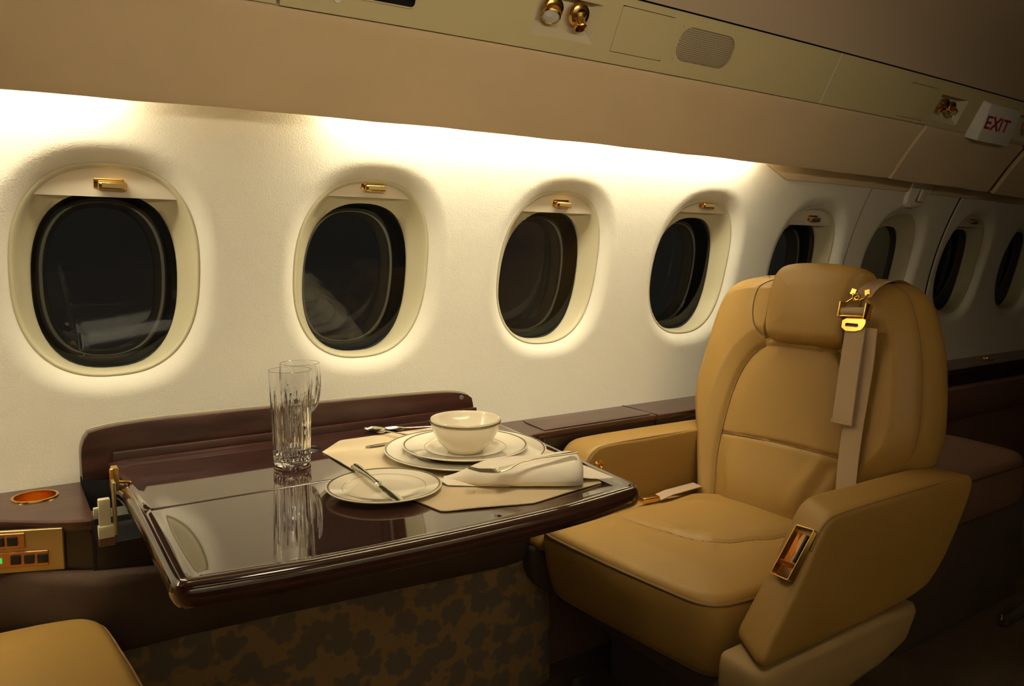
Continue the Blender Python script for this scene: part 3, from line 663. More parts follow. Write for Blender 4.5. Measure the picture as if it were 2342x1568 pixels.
# ------------------------------------------------------------------ table
ZT = .660
tb = thing('folding_table', 'glossy mahogany fold-out table set for one beside the windows', 'table', (.52, 1.2, .625))
TO = [(.158, .915), (.30, .893), (.50, .883), (.70, .885), (.862, .905), (.872, .97), (.900, 1.22), (.925, 1.515), (.150, 1.515), (.160, 1.36), (.163, 1.20)]
TO = np.array(smooth_poly([p for p in TO], 200, it=0))
def bull(Q, d):
    return 0*d
YS = 1.203
def half(cond_lo, cond_hi):
    P = []
    for i in range(len(TO)):
        a, b = TO[i], TO[(i+1) % len(TO)]
        if cond_lo <= a[1] <= cond_hi: P.append(tuple(a))
        for lim in (cond_lo, cond_hi):
            if (a[1]-lim)*(b[1]-lim) < 0:
                t = (lim-a[1])/(b[1]-a[1]); P.append((a[0]+t*(b[0]-a[0]), lim))
    return np.array(P)
def edge_dish(Q, d):   # raised bead round the rim
    e = dist_poly(Q, TO, True)
    return .0022*np.exp(-((e-.007)/.005)**2)
for nm, lo, hi in (('front_leaf', -9, YS-.0008), ('rear_leaf', YS+.0008, 9)):
    H = half(lo, hi); m = MB(); H = smooth_poly(H, 160, it=0)
    slab(m, H, .0012, .0335, lambda a, b, h: (a, b, ZT+h), edge_dish, rings=30, r2=.006, side_bulge=0.0); link(nm, m, WOOD, tb, sharp=50)
# bullnose edge band around front and sides
ring = [p for p in TO if p[1] < 1.50]
# order from rear left round the front to rear right
pts = [tuple(p) for p in TO]; i0 = max(range(len(pts)), key=lambda i: (pts[i][0] < .2 and pts[i][1] > 1.49)*10-pts[i][0])
def band(mb, xs):
    rows = []
    n = len(xs)
    for i, (x, y) in enumerate(xs):
        a = Vector(xs[max(i-1, 0)]); b = Vector(xs[min(i+1, n-1)]); t = (b-a).normalized(); nn = Vector((t.y, -t.x))
        row = []
        for k in range(9):
            th = -PI/2+PI*k/8; row.append((x+nn.x*.009*math.cos(th), y+nn.y*.009*math.cos(th), ZT-.0165+.0168*math.sin(th)))
        row = row+[(x-nn.x*.002, y-nn.y*.002, ZT+.0003), (x-nn.x*.002, y-nn.y*.002, ZT-.0333)]
        rows.append(row)
    mb.grid(rows, closed_v=True)
left = [(.150, 1.40), (.159, 1.36), (.162, 1.20), (.160, 1.05), (.158, .935)]
frontp = [(.1605, .921), (.168, .912), (.30, .893), (.50, .883), (.70, .885), (.850, .903), (.8625, .909), (.8665, .919)]
rightp = [(.869, .94), (.874, .98), (.886, 1.10), (.899, 1.22), (.912, 1.37)]
m = MB(); band(m, [tuple(p) for p in smooth_poly(left+frontp+rightp, 170, closed=False, it=2)]); link('edge_band', m, WOODE, tb, sharp=60)
m = MB(); m.box((.20, .97, ZT-.050), (.85, 1.48, ZT-.034)); link('under_frame', m, DKPANEL, tb, bevel=(.004, 2))
m = MB(); m.box((.140, 1.352, .652), (.150, 1.372, .690)); m.tube([(.143, 1.362, .655), (.143, 1.362, .688)], .006, 12); m.obox((.158, 1.358, .664), (1, -.4, -.1), (0, 1, 0), (0, 0, 1), .010, .004, .002); link('hinge', m, GOLD, tb, bevel=(.001, 1))

# ------------------------------------------------------------------ tableware
ZM = ZT+.0004
MO = [(.497, 1.374), (.558, 1.438), (.800, 1.440), (.868, 1.37), (.869, 1.075), (.822, .948), (.668, .924), (.53, .965), (.503, 1.10)]
mo = smooth_poly(MO, 150, it=0)
m = MB(); slab(m, mo, .0004, .0022, lambda a, b, h: (a, b, ZM+.0024+h+.0006*math.sin(a*40)*math.sin(b*31)+.0006), rings=18, r2=.0004)
tag(recentre(link('placemat', m, LINEN, sharp=50), (.685, 1.19, ZM)), 'cream linen placemat with cut corners under the dinner setting', 'placemat')
ZP = ZM+.0030
def plate(name, label, c, R, z, h, well, group='plates'):
    o = thing(name, label, 'plate', (c[0], c[1], z), group)
    P = [(.0005, .0035), (well*.9, .0035), (well, .0045), (well+.006, h*.50), (well+.012, h*.66), (R*.97, h*.96), (R-.0012, h), (R, h-.0008), (R-.0008, h-.0026), (R*.94, h*.74), (well+.008, .0030), (well-.006, .0), (well-.010, .0), (well-.014, .0015), (.0005, .0015)]
    m = MB(); m.lathe(P, (c[0], c[1], z), n=96); link('dish', m, PORC, o, sharp=60)
    for (r0, r1) in ((R-.0052, R-.0022),):
        def zz(r): return h*.66+(h*.96-h*.66)*(r-well-.012)/(R*.97-well-.012)
        m = MB(); m.lathe([(r0, zz(r0)+.0004), (r1, min(zz(r1), h)+.0005)], (c[0], c[1], z), n=96); link('rim_band', m, RIM, o)
    rr = well+.0135
    m = MB(); m.lathe([(rr-.0004, h*.66+.0000), (rr+.0004, h*.66+.0006)], (c[0], c[1], z), n=96); link('inner_line', m, RIM, o)
    return o
plate('dinner_plate', 'large dinner plate with thin dark rim band, lowest of the plate stack', (.714, 1.210), .151, ZP, .016, .088)
plate('salad_plate', 'medium plate under the bowl, stacked on the large dinner plate', (.712, 1.208), .1165, ZP+.0052, .0185, .062)
plate('bread_plate', 'small bread plate with a butter knife across it, left of the napkin', (.498, 1.098), .0915, ZP-.0020, .0125, .052)
zbw = ZP+.0052+.0038
o = thing('soup_bowl', 'round ivory soup bowl with dark band below the rim, on the plates', 'bowl', (.7125, 1.208, zbw))
P = [(.0005, .0035), (.028, .005), (.046, .020), (.058, .042), (.0625, .0575), (.0635, .0615), (.0645, .0625), (.0655, .0610), (.0650, .0570), (.0610, .040), (.050, .0185), (.036, .006), (.033, .0015), (.031, .0), (.029, .0), (.027, .0020), (.0005, .0015)]
m = MB(); m.lathe(P, (.7125, 1.208, zbw), n=96); link('bowl_body', m, PORC, o, sharp=60)
m = MB(); m.lathe([(.0657, .0588), (.0659, .0572), (.0652, .0545), (.0648, .0540)], (.7125, 1.208, zbw), n=96); link('rim_band', m, RIM, o)

# cutlery
def cut_profile(mb, c, d, prof, zf, thick=.0016, nz=None):
    """blade/handle outline: prof = (s, half width), zf(s) height; laid along unit dir d from c"""
    d = Vector((d[0], d[1], 0)).normalized(); n_ = Vector((-d.y, d.x, 0)); c = Vector(c); rows = []
    for (s, hw) in prof:
        b = c+d*s+Vector((0, 0, zf(s)))
        tk = thick(s) if callable(thick) else thick
        rows.append([b+n_*hw*math.cos(a)+Vector((0, 0, tk*math.sin(a))) for a in np.linspace(0, 2*PI, 13)[:-1]])
    o_ = len(mb.v); mb.grid(rows, closed_v=True); mb.f.append(tuple(o_+k for k in range(12))); mb.f.append(tuple(o_+12*(len(rows)-1)+k for k in range(12)))
HAND = [(0, .0045), (.003, .0078), (.010, .0092), (.022, .0082), (.040, .0066), (.060, .0050), (.080, .0044), (.092, .0050), (.097, .0068), (.100, .0068), (.103, .0046)]
def knife(label, p0, p1, blade_z, grp):
    p0 = Vector(p0); p1 = Vector(p1); L = (p1-p0).length; d = (p1-p0).normalized()
    o = thing('table_knife', label, 'knife', p0, grp); s_ = L/.185
    q = Vector((p0.x, p0.y, 0)); z0, z1 = p0.z, p1.z
    m = MB(); cut_profile(m, (p0.x, p0.y, 0), d, [(a*s_, b) for a, b in HAND], lambda s: z0+(z1-z0)*s/L, lambda s: .0042); link('handle', m, SILV, o, sharp=50)
    m = MB(); cut_profile(m, (p0.x, p0.y, 0), d, [(a*s_, b) for a, b in ((.102, .0042), (.108, .0050), (.120, .0072), (.150, .0086), (.165, .0092), (.178, .0078), (.184, .0040), (.1855, .0008))], lambda s: z0+(z1-z0)*s/L, lambda s: .0010); link('blade', m, SILV, o, sharp=50)
    return o
knife('silver butter knife lying across the small bread plate', (.4865, 1.192, ZT+.0215), (.4855, 1.010, ZT+.0115), 0, 'silver cutlery')
knife('silver knife half hidden under the left rim of the dinner plate', (.74, 1.355, ZP+.0045), (.575, 1.352, ZP+.0018), 0, 'silver cutlery')
def spoon(label, tip, end, lift, grp, sc=1.):
    tip = Vector(tip); end = Vector(end); L = (end-tip).length; d = (end-tip).normalized()
    o = thing('spoon', label, 'spoon', tip, grp)
    # bowl as a shallow shell
    n_ = Vector((-d.y, d.x, 0)).normalized(); rows = []; rows2 = []
    for i in range(13):
        s = .052*sc*(1-math.cos(PI*i/12))/2; hw = .0165*sc*math.sin(PI*i/12)**.8+.0006
        row = [];
        for k in range(9):
            t = k/4-1; dep = -.0085*sc*(1-t*t)*math.sin(PI*i/12)
            row.append(tip+d*s+n_*hw*t+Vector((0, 0, .0095*sc+dep)))
        rows.append(row)
    m = MB(); m.grid(rows); m.grid([[Vector(p)-Vector((0, 0, .001)) for p in r] for r in rows]); link('spoon_bowl', m, SILV, o, sharp=60, recalc=False)
    m = MB(); cut_profile(m, (tip.x, tip.y, tip.z), d, [(.050*sc, .0022), (.060*sc, .0024), (L*.6, .0034), (L*.85, .0070), (L*.97, .0085), (L, .0050)], lambda s: .0095*sc+lift*(s-.05*sc)/(L)-.0*s, lambda s: .0013); link('handle', m, SILV, o, sharp=50)
spoon('silver soup spoon behind the plates, its bowl leftmost of the two', (.632, 1.482, ZT+.002), (.690, 1.325, ZT+.002), .002, 'silver cutlery', 1.05)
spoon('smaller silver spoon beside the soup spoon behind the plates', (.664, 1.460, ZT+.002), (.800, 1.392, ZT+.002), .006, 'silver cutlery', .8)
# napkin: folded roll
nk = thing('napkin', 'ivory cotton napkin folded into a roll on the placemat corner', 'napkin', (.70, 1.02, ZP))
axA = Vector((.594, 1.078)); axB = Vector((.786, .955))
def napkin():
    m = MB(); ax = (axB-axA); L = ax.length; ax = ax.normalized(); nn = Vector((-ax.y, ax.x)); rows = []
    K = 44
    for i in range(K+1):
        u = i/K; s = u*L
        g_ = min(1, u/.34); g_ = g_*g_*(3-2*g_); en = math.sqrt(max(.04, 1-max(0, (u-.90)/.10)**2)); wid = (.006+.026*g_+.010*u)*(.35+.65*en); hgt = (.006+.024*g_+.024*u)*(.55+.45*en)+.001*math.sin(u*14+1)
        row = []
        for k in range(28):
            a = 2*PI*k/28; ca, sa = math.cos(a), math.sin(a)
            x_ = wid*math.copysign(abs(ca)**.8, ca); z_ = hgt*.5*math.copysign(abs(sa)**.75, sa)
            wr = .0012*math.sin(5*a+u*11)+.001*math.sin(u*23+2*a)
            p = axA+ax*s+nn*(x_*(1+wr*8)+.016*(1-g_)); row.append((p.x, p.y, ZP+hgt*.5+.0003+z_*(1+wr*10)*(1 if z_ > 0 else .98)))
        rows.append(row)
    m.grid(rows, closed_v=True)
    for r in (rows[0], rows[-1]):
        c = Vector(np.mean(np.array(r), 0)); c2 = c
        m.grid([r, [tuple(c2+(Vector(p)-c2)*.7+Vector((0, 0, -.002))) for p in r], [tuple(c2+(Vector(p)-c2)*.05) for p in r]], closed_v=True)
    return m
link('napkin_roll', napkin(), NAPK, nk, sharp=60)
# loose folded layers at both ends
def flap(P00, P10, P01, P11, zf, nm, n=12):
    rows = []
    for i in range(n+1):
        u = i/n; row = []
        for k in range(n+1):
            t = k/n; p = Vector(P00)*(1-u)*(1-t)+Vector(P10)*u*(1-t)+Vector(P01)*(1-u)*t+Vector(P11)*u*t
            row.append((p.x, p.y, ZP+.0006+zf(u, t)))
        rows.append(row)
    mb = MB(); mb.grid(rows); mb.grid([[(p[0], p[1], p[2]+.0013) for p in r] for r in rows]); 
    for L_ in (rows[0], rows[-1], [r[0] for r in rows], [r[-1] for r in rows]): mb.grid([L_, [(p[0], p[1], p[2]+.0013) for p in L_]])
    link(nm, mb, NAPK, nk, sharp=70, recalc=False)
flap((.588, 1.093), (.680, 1.034), (.592, 1.060), (.672, 1.000), lambda u, t: .0015+.003*(1-t)*(1-u), 'loose_layer')
flap((.775, 1.045), (.850, 1.030), (.770, .960), (.846, .945), lambda u, t: .0025+.026*(1-u)**2*math.sin(PI*(.15+.7*t)), 'corner_flap')
# fork on the napkin
fk = thing('fork', 'silver fork lying tines down over the rolled napkin', 'fork', (.60, 1.02, ZP+.02), 'silver cutlery')
fa = Vector((.591, .997)); fb = Vector((.762, .940))
fd = (fb-fa).normalized(); fn = Vector((-fd.y, fd.x)); FL = (fb-fa).length
def fz(s):
    return float(np.interp(s, [0, .02, .045, .065, .085, .11, FL], [ZP+.0480, ZP+.0415, ZP+.0390, ZP+.0425, ZP+.0500, ZP+.0545, ZP+.0610]))
for k in range(4):
    m = MB(); oo = (-1.5+k)*.0060
    m.tube([(fa.x+fd.x*s+fn.x*oo*min(1, .75+s*7), fa.y+fd.y*s+fn.y*oo*min(1, .75+s*7), fz(s)) for s in np.linspace(0, .052, 9)], [.0007]+[.0013]*8, 6); link('tine', m, SILV, fk)
m = MB(); cut_profile(m, (fa.x, fa.y, 0), (fd.x, fd.y), [(.047, .0108), (.056, .0118), (.066, .0100), (.076, .0052), (.085, .0028), (.11, .0026), (FL*.75, .0040), (FL*.93, .0070), (FL*.985, .0066), (FL, .0030)], fz, lambda s: .0012); link('fork_handle', m, SILV, fk, sharp=50)

# crystal glasses
def cutmod(z0, z1, n, dep):
    def f(r, z, a):
        if r < .012 or z < z0 or z > z1+.02: return r
        ph = n*a; k = abs(math.cos(ph/2))
        lim = z1-(.030 if int(ph/(2*PI)+.5) % 2 else 0)-.006*math.sin(3*a)
        fade = max(0, min(1, (lim-z)/.020))*max(0, min(1, (z-z0)/.004))
        return r-dep*max(0, (k-.55)/.45)**1.2*fade
    return f
gc_ = (.426, 1.332, ZT+.0004)
o = thing('highball_glass', 'tall straight cut crystal tumbler standing in front of the stemmed glass', 'glass', gc_, 'crystal glasses')
zs_ = list(np.linspace(.012, .150, 24))
outer = [(.0005, .0), (.026, .0), (.0305, .0015), (.0325, .006), (.0318, .010)]+[(.0325+.0045*((z-.012)/.158), z) for z in zs_]+[(.0366, .158), (.0370, .1700), (.0367, .1705)]
inner = [(.0360, .1700), (.0348, .120), (.0333, .070), (.0318, .030), (.0285, .0215), (.015, .0185), (.0005, .018)]
inner[0] = (.0364, .1700)
m = MB(); mf = cutmod(.011, .140, 28, .0017)
m.lathe(outer+inner, gc_, n=220, mod=lambda r, z, a: mf(r, z, a) if r > .0314 and (r, z) not in inner else r); link('tumbler', m, CRYS, o, sharp=9)
gg = (.470, 1.412, ZT+.0004)
o = thing('wine_glass', 'stemmed cut crystal goblet with round bowl behind the tall tumbler', 'glass', gg, 'crystal glasses')
out2 = [(.0005, .0), (.034, .0), (.0345, .0012), (.0325, .0028), (.015, .0050), (.0065, .0085), (.0048, .014), (.0042, .030), (.0044, .050), (.0060, .060), (.0105, .066)]
bl = [(.0165, .070), (.0245, .0765), (.0305, .085), (.0345, .096), (.0368, .108), (.0378, .120), (.0381, .130), (.0378, .145), (.0368, .158), (.0362, .1685), (.0357, .1690)]
inn2 = [(.0352, .1685), (.0360, .155), (.0364, .130), (.0350, .112), (.0310, .094), (.0240, .083), (.014, .0775), (.0005, .0755)]
m = MB(); mf2 = cutmod(.070, .150, 24, .0011)
m.lathe(out2+bl+inn2, gg, n=200, mod=lambda r, z, a: mf2(r, z, a) if ((r, z) in bl) else r); link('goblet', m, CRYS, o, sharp=9)

# ------------------------------------------------------------------ armchair
CH = Vector((1.27, 1.10, 0))
def chair():
    ch = thing('lounge_chair', 'tan leather lounge chair with shoulder belt facing the table', 'chair', CH)
    g = 'tan leather lounge chairs'; ch['group'] = g
    # backrest, reclined plane
    tilt = math.atan2(.16, .58); ct, st = math.cos(tilt), math.sin(tilt)
    def bmap(Y, t, h): return (1.48+st*t-ct*h, Y, .42+ct*t+st*h)
    Rr = [(.985, .592), (.938, .582), (.908, .560), (.883, .515), (.854, .441), (.834, .351), (.822, .265), (.832, .205), (.858, .170), (.885, .135), (.905, .08), (.92, .0), (.93, -.09)]
    Ll = [(1.335, -.09), (1.343, .0), (1.374, .093), (1.404, .183), (1.428, .251), (1.430, .311), (1.424, .397), (1.414, .495), (1.396, .548), (1.355, .580), (1.27, .592)]
    O = smooth_poly(Rr+Ll, 380, it=2)
    archL = smooth_poly([(1.272, -.06), (1.283, .038), (1.299, .10), (1.301, .174), (1.298, .265), (1.285, .332), (1.258, .385), (1.226, .410)], 40, closed=False)
    archR = smooth_poly([(.982, -.06), (.971, .038), (.957, .10), (.953, .174), (.962, .265), (.975, .332), (1.000, .385), (1.030, .415)], 40, closed=False)
    seam = [(1.301, .172), (1.165, .180), (1.044, .183), (.953, .182)]
    hl = [(1.228, .60), (1.228, .44), (1.19, .418), (1.127, .42), (1.05, .42), (.985, .45), (.985, .60)]
    wingL = smooth_poly([(1.222, .585), (1.262, .572), (1.279, .528), (1.268, .460), (1.232, .432)], 24, closed=False)
    cx = 1.127
    poly = np.vstack([archL, archR[::-1]])
    def inside(Q):   # inside the arch
        x = Q[:, 0]; y = Q[:, 1]; n = len(poly); c = np.zeros(len(Q), bool); j = n-1
        for i in range(n):
            xi, yi = poly[i]; xj, yj = poly[j]
            cond = ((yi > y) != (yj > y)) & (x < (xj-xi)*(y-yi)/((yj-yi) if yj != yi else 1e-9)+xi); c ^= cond; j = i
        return c
    def hf(Q, d):
        dl = np.minimum(dist_poly(Q, archL), dist_poly(Q, archR)); ds = dist_poly(Q, seam); dw = dist_poly(Q, wingL)
        ins = inside(Q)
        h = np.where(ins, .012*np.clip(dl/.05, 0, 1)**.75, .021*np.clip(dl/.045, 0, 1)**.8*np.clip(d/.04, 0, 1))
        low = ins & (Q[:, 1] < .18)
        h += np.where(low, .016*np.exp(-((Q[:, 1]-.05)/.09)**2)*np.clip(dl/.06, 0, 1), 0)
        h -= .0060*np.exp(-(dl/.0055)**2)+.0060*np.where(ins, 1, .0)*np.exp(-(ds/.0045)**2)+.004*np.exp(-(dw/.003)**2)
        # soft creases in the lower pad
        cr = dist_poly(Q, [(1.00, .165), (1.03, .11), (1.045, .05)]); h += np.where(low, .006*np.exp(-(cr/.018)**2), 0)
        cr = dist_poly(Q, [(.985, .15), (1.00, .10), (1.012, .04)]); h -= np.where(low, .005*np.exp(-(cr/.014)**2), 0)
        # recess under the headrest
        hz = (Q[:, 0] < 1.225) & (Q[:, 0] > .99) & (Q[:, 1] > .425)
        h -= np.where(hz, .010, 0)
        return h
    m = MB(); slab(m, O, .030, .135, bmap, hf, rings=100, r2=.030, side_bulge=.010, bottom_in=-.014, ctr=(1.127, .26)); bk = link('backrest', m, LEATH, ch, sharp=75)
    def seam_on(line, nm, r=.0013, sink=.0000, lim=None):
        P = smooth_poly(line, 60, closed=False, it=0); O2 = O
        d = dist_poly(P, O2, True); h = np.where(d < .03, -.03+np.sqrt(np.maximum(.03**2-(.03-d)**2, 0)), 0)+hf(P, d)*np.clip(d/.03, 0, 1)
        mm = MB(); mm.tube([bmap(a, b, hh-sink+.0026) for (a, b), hh in zip(P, h)], r, 6); link(nm, mm, PIPE, bk)
    # piping round the front face
    ctr = np.array([1.127, .26]); OP = ctr+(O-ctr)*1.0
    m = MB(); m.tube([bmap(a, b, -.032) for a, b in OP[2:-1] if b > .0], .0022, 6, caps=True) if False else None
    rp = [p for p in smooth_poly([(.975, .590), (.938, .580), (.908, .558), (.884, .514), (.856, .441), (.836, .351), (.824, .265), (.834, .207), (.860, .175)], 60, closed=False)]
    m = MB(); m.tube([bmap(a-.0005, b, -.028) for a, b in rp], .0022, 6); link('piping', m, PIPE, bk)
    lp = [p for p in smooth_poly([(1.28, .590), (1.35, .580), (1.394, .548), (1.412, .495), (1.422, .397), (1.428, .311), (1.426, .251), (1.402, .183)], 60, closed=False)]
    m = MB(); m.tube([bmap(a+.0005, b, -.028) for a, b in lp], .0022, 6); link('piping', m, PIPE, bk)
    seam_on([p for p in archL if p[1] > -.02], 'seam'); seam_on([p for p in archR if p[1] > -.02], 'seam'); seam_on(seam, 'seam'); seam_on(wingL, 'seam')
    # headrest
    HO = smooth_poly([(1.212, .592), (1.221, .56), (1.217, .47), (1.204, .428), (1.17, .418), (1.07, .421), (1.002, .424), (.990, .445), (.990, .52), (.986, .575), (.975, .597), (1.02, .612), (1.12, .616), (1.19, .610)], 150, it=2)
    m = MB(); slab(m, HO, .022, .075, lambda a, b, h: bmap(a, b, h+.049), lambda Q, d: .010*np.clip(d/.06, 0, 1)**.7, rings=26, r2=.02, side_bulge=.003); link('headrest', m, LEATH, ch, sharp=75)
    # seat cushion
    CO = [(1.52, 1.350), (1.04, 1.352), (1.000, 1.343), (.980, 1.315), (.980, 1.25), (.988, 1.10), (1.000, .985), (1.008, .915), (1.014, .893), (1.030, .872), (1.055, .862), (1.12, .854), (1.52, .852)]
    CO = smooth_poly(CO, 220, it=2)
    pad = smooth_poly([(1.50, 1.305), (1.20, 1.305), (1.155, 1.285), (1.160, 1.20), (1.185, 1.085), (1.215, 1.035), (1.29, 1.005), (1.362, .981), (1.50, .955)], 60, closed=False)
    padc = np.vstack([pad, [(1.6, .955), (1.6, 1.305)]])
    def inpad(Q):
        x = Q[:, 0]; y = Q[:, 1]; n = len(padc); c = np.zeros(len(Q), bool); j = n-1
        for i in range(n):
            xi, yi = padc[i]; xj, yj = padc[j]
            cond = ((yi > y) != (yj > y)) & (x < (xj-xi)*(y-yi)/((yj-yi) if abs(yj-yi) > 1e-9 else 1e-9)+xi); c ^= cond; j = i
        return c
    def cf(Q, d):
        dp = dist_poly(Q, pad); ip = inpad(Q)
        h = .012*np.clip(d/.10, 0, 1)**.7+np.where(ip, .007*np.clip(dp/.03, 0, 1)**.6, 0)-.0035*np.exp(-(dp/.0035)**2)
        h += .0012*np.sin(Q[:, 0]*50+3*np.sin(Q[:, 1]*22))*np.exp(-(dp/.05)**2)
        return h
    m = MB(); slab(m, CO, .013, .165, lambda a, b, h: (a+(.02 if h < -.03 else 0)*(-h/.165)*(1 if a < 1.2 else 0), b, .433+h), cf, rings=60, r2=.02, side_bulge=.008, bottom_in=.006); sc = link('seat_cushion', m, LEATH, ch, sharp=75)
    PP = np.array([p for p in pad if p[0] < 1.46]); dd = dist_poly(PP, CO, True); hh = cf(PP, dd)
    m = MB(); m.tube([(a+.0, b, .433+h+.0014) for (a, b), h in zip(PP, hh)], .0010, 6); link('seam', m, PIPE, sc)
    fp = [p for p in CO if p[0] < 1.45 and p[1] < 1.349]
    cut = smooth_poly([(1.40, .8520), (1.12, .8535), (1.055, .8615), (1.0295, .8715), (1.013, .8925), (1.007, .915), (.999, .985), (.987, 1.10), (.979, 1.25), (.979, 1.315), (.999, 1.344)], 90, closed=False)
    m = MB(); m.tube([(a, b, .4215) for a, b in cut], .0024, 6); link('piping', m, PIPE, sc)
    # arms
    AO = [(1.655, .585), (1.640, .600), (1.40, .602), (1.185, .603), (1.150, .596), (1.130, .577), (1.108, .545), (1.080, .500), (1.045, .458), (1.005, .412), (.985, .388), (.995, .374), (1.03, .372), (1.478, .376), (1.545, .42), (1.60, .48), (1.645, .55)]
    AO = smooth_poly(AO, 200, it=2)
    def arm(y0, y1, nm, side):
        yo, sgn = (y0, 1) if side == 'near' else (y1, -1)
        shear, dz_ = (.59, 0.) if side == 'near' else (.10, -.016)
        m = MB(); slab(m, AO, .010, abs(y1-y0), lambda a, b, h: (a+shear*max(0., -h)*min(1., max(0., (1.36-a)/.2)), yo-sgn*h, b+dz_), lambda Q, d: .004*np.clip(d/.08, 0, 1), rings=18, r2=.012, ctr=(1.32, .48)); a = link(nm, m, LEATH, ch, sharp=75)
        tp = [p for p in AO if p[1] > .50]; 
        tp = smooth_poly([(1.650, .580), (1.636, .597), (1.40, .600), (1.187, .601), (1.152, .594), (1.132, .575), (1.115, .550)], 80, closed=False)
        m = MB(); m.tube([(p[0], yo+sgn*.0045, p[1]-.0015+dz_) for p in tp], .0022, 6); link('piping', m, PIPE, a)
        if side == 'far':
            m = MB(); m.tube([(p[0]+.009, y0+.0045, p[1]-.0015+dz_) for p in tp], .0018, 6); link('piping', m, PIPE, a)
        return a
    na = arm(.742, .834, 'armrest', 'near'); fa_ = arm(1.360, 1.452, 'armrest', 'far')
    # gold latch recess in front of the near arm
    n_ = Vector((-.7212, .4259, .5463)).normalized(); uu = Vector((.0255, .0585, -.0125)).normalized(); vv = n_.cross(uu).normalized(); vv = vv if vv.z > 0 else -vv; c0 = Vector((1.1155, .7765, .533))+n_*.0005
    def gp(a, b, h=0): return c0+uu*a+vv*b+n_*h
    HX, HY = .0275, .0475
    gl = rrect(0, 0, HX+.0012, HY+.0012, .004, 5); gi = rrect(0, 0, HX-.0006, HY-.0006, .003, 5)
    m = MB(); m.grid([[gp(a, b, .000) for a, b in gl], [gp(a, b, .0070) for a, b in gl], [gp(a, b, .0070) for a, b in gi], [gp(a, b, -.004) for a, b in gi]], closed_v=True); gr = link('latch_frame', m, GOLD, na, sharp=30, recalc=False)
    n5 = len(gi)
    m = MB(); m.grid([[gp(a*s, b*s, -.003+.0035*(1-s)) for a, b in gi] for s in (1, .7, .4, .02)], closed_v=True); link('latch_tray', m, mat('dark_amber_gold', (.40, .19, .07), .14, metal=1.), na, recalc=False)
    m = MB(); m.obox(gp(0, -.022, .002), uu, vv*.9+n_*.3, n_, .022, .004, .004); link('latch_lever', m, mat('copper_gold', (.95, .42, .12), .18, metal=1.), na, bevel=(.001, 1))
    m = MB(); m.obox(gp(-.012, .010, .0015), uu, vv, n_, .0026, .026, .003); link('latch_slot', m, BLACK, na, bevel=(.001, 1))
    # gold button on inner face of the far arm
    m = MB(); m.lathe([(.0005, .002), (.0065, .0025), (.0085, .001), (.0095, .0035), (.0115, .0045), (.0130, .003), (.0132, -.001)], (1.168, 1.3590, .540), (0, -1, 0), 32); link('recline_button', m, GOLD, fa_)
    # lower skirt and pedestal
    KO = smooth_poly([(1.472, .374), (1.455, .335), (1.418, .285), (1.12, .245), (1.03, .245), (.985, .300), (.985, .362), (1.00, .371)], 120, it=1)
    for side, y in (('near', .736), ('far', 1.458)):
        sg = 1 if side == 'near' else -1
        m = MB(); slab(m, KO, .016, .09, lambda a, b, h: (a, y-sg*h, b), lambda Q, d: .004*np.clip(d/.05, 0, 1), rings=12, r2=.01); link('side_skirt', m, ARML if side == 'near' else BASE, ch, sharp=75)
    m = MB(); m.box((1.06, .815, .215), (1.60, 1.385, .30)); link('seat_pan', m, BASE, ch, bevel=(.02, 3))
    m = MB(); m.box((1.16, .90, .03), (1.55, 1.30, .22)); link('pedestal', m, BASE, ch, bevel=(.02, 3))
    m = MB(); m.box((1.08, .86, .0), (1.66, 1.34, .035)); link('pedestal_foot', m, BASE, ch, bevel=(.01, 2))
    m = MB(); m.tube([(1.37, .85, .60), (1.37, .85, .60)], .001) if False else None
    # shoulder belt
    def bp(Y, t, h): return Vector(bmap(Y, t, h))
    bn = Vector((-ct, 0, st)); by = Vector((0, 1, 0)); bt = Vector((st, 0, ct))
    belt = [bp(.968, .42, -.142), bp(.966, .50, -.142), bp(.963, .568, -.125), bp(.961, .592, -.085), bp(.960, .596, -.035), bp(.961, .590, -.004), bp(.964, .574, .024), bp(.967, .556, .038), bp(.968, .538, .044)]
    P = smooth_poly([tuple(p) for p in belt], 30, closed=False); ws = []
    m = MB(); rows = []
    for i, p in enumerate(P):
        u = i/29; hw = .031*(1-.42*max(0, (u-.80)/.20)); t = Vector(P[min(i+1, 29)])-Vector(P[max(i-1, 0)]); nn = t.normalized().cross(by)
        rows.append([tuple(Vector(p)-by*hw-nn*.001), tuple(Vector(p)-by*hw*.3+nn*.004*u), tuple(Vector(p)+by*hw*.3+nn*.004*u), tuple(Vector(p)+by*hw-nn*.001)])
    m.grid(rows); m.grid([[tuple(Vector(q)-Vector((0, 0, 0))+bn*-.0014) for q in r] for r in rows]); sbt = link('shoulder_belt', m, BELT, ch, sharp=60, recalc=False)
    def strap(path, wd, nm, par, widv=None, th=.0022):
        P = smooth_poly([tuple(p) for p in path], 30, closed=False); m = MB()
        m.ribbon(P, [widv or by]*30, wd, th, [bn]*30); return link(nm, m, BELT, par, sharp=40)
    strap([bp(.943, .470, .046), bp(.939, .38, .033), bp(.933, .25, .034), bp(.924, .15, .032), bp(.913, .10, .034), bp(.908, .03, .040)], .046, 'lap_strap', ch)
    strap([bp(.966, .470, .052), bp(.964, .38, .045), bp(.958, .31, .044), bp(.953, .262, .045)], .046, 'loose_strap', ch, Vector((0, 1, 0))+bt*.03, .0030)
    m = MB(); m.obox(bp(.953, .259, .047), by, bt, bn, .0242, .0045, .0028); link('strap_hem', m, BELT, ch, bevel=(.001, 1))
    # buckle
    bk_ = MB()
    q = lambda Y, t, h: bp(Y, t, h)
    tongue = [(.998, .487), (.9445, .490), (.9415, .474), (.952, .4585), (.995, .4565)]
    m = MB(); hole = [(.989, .4760), (.957, .4770), (.957, .4695), (.989, .4685)]
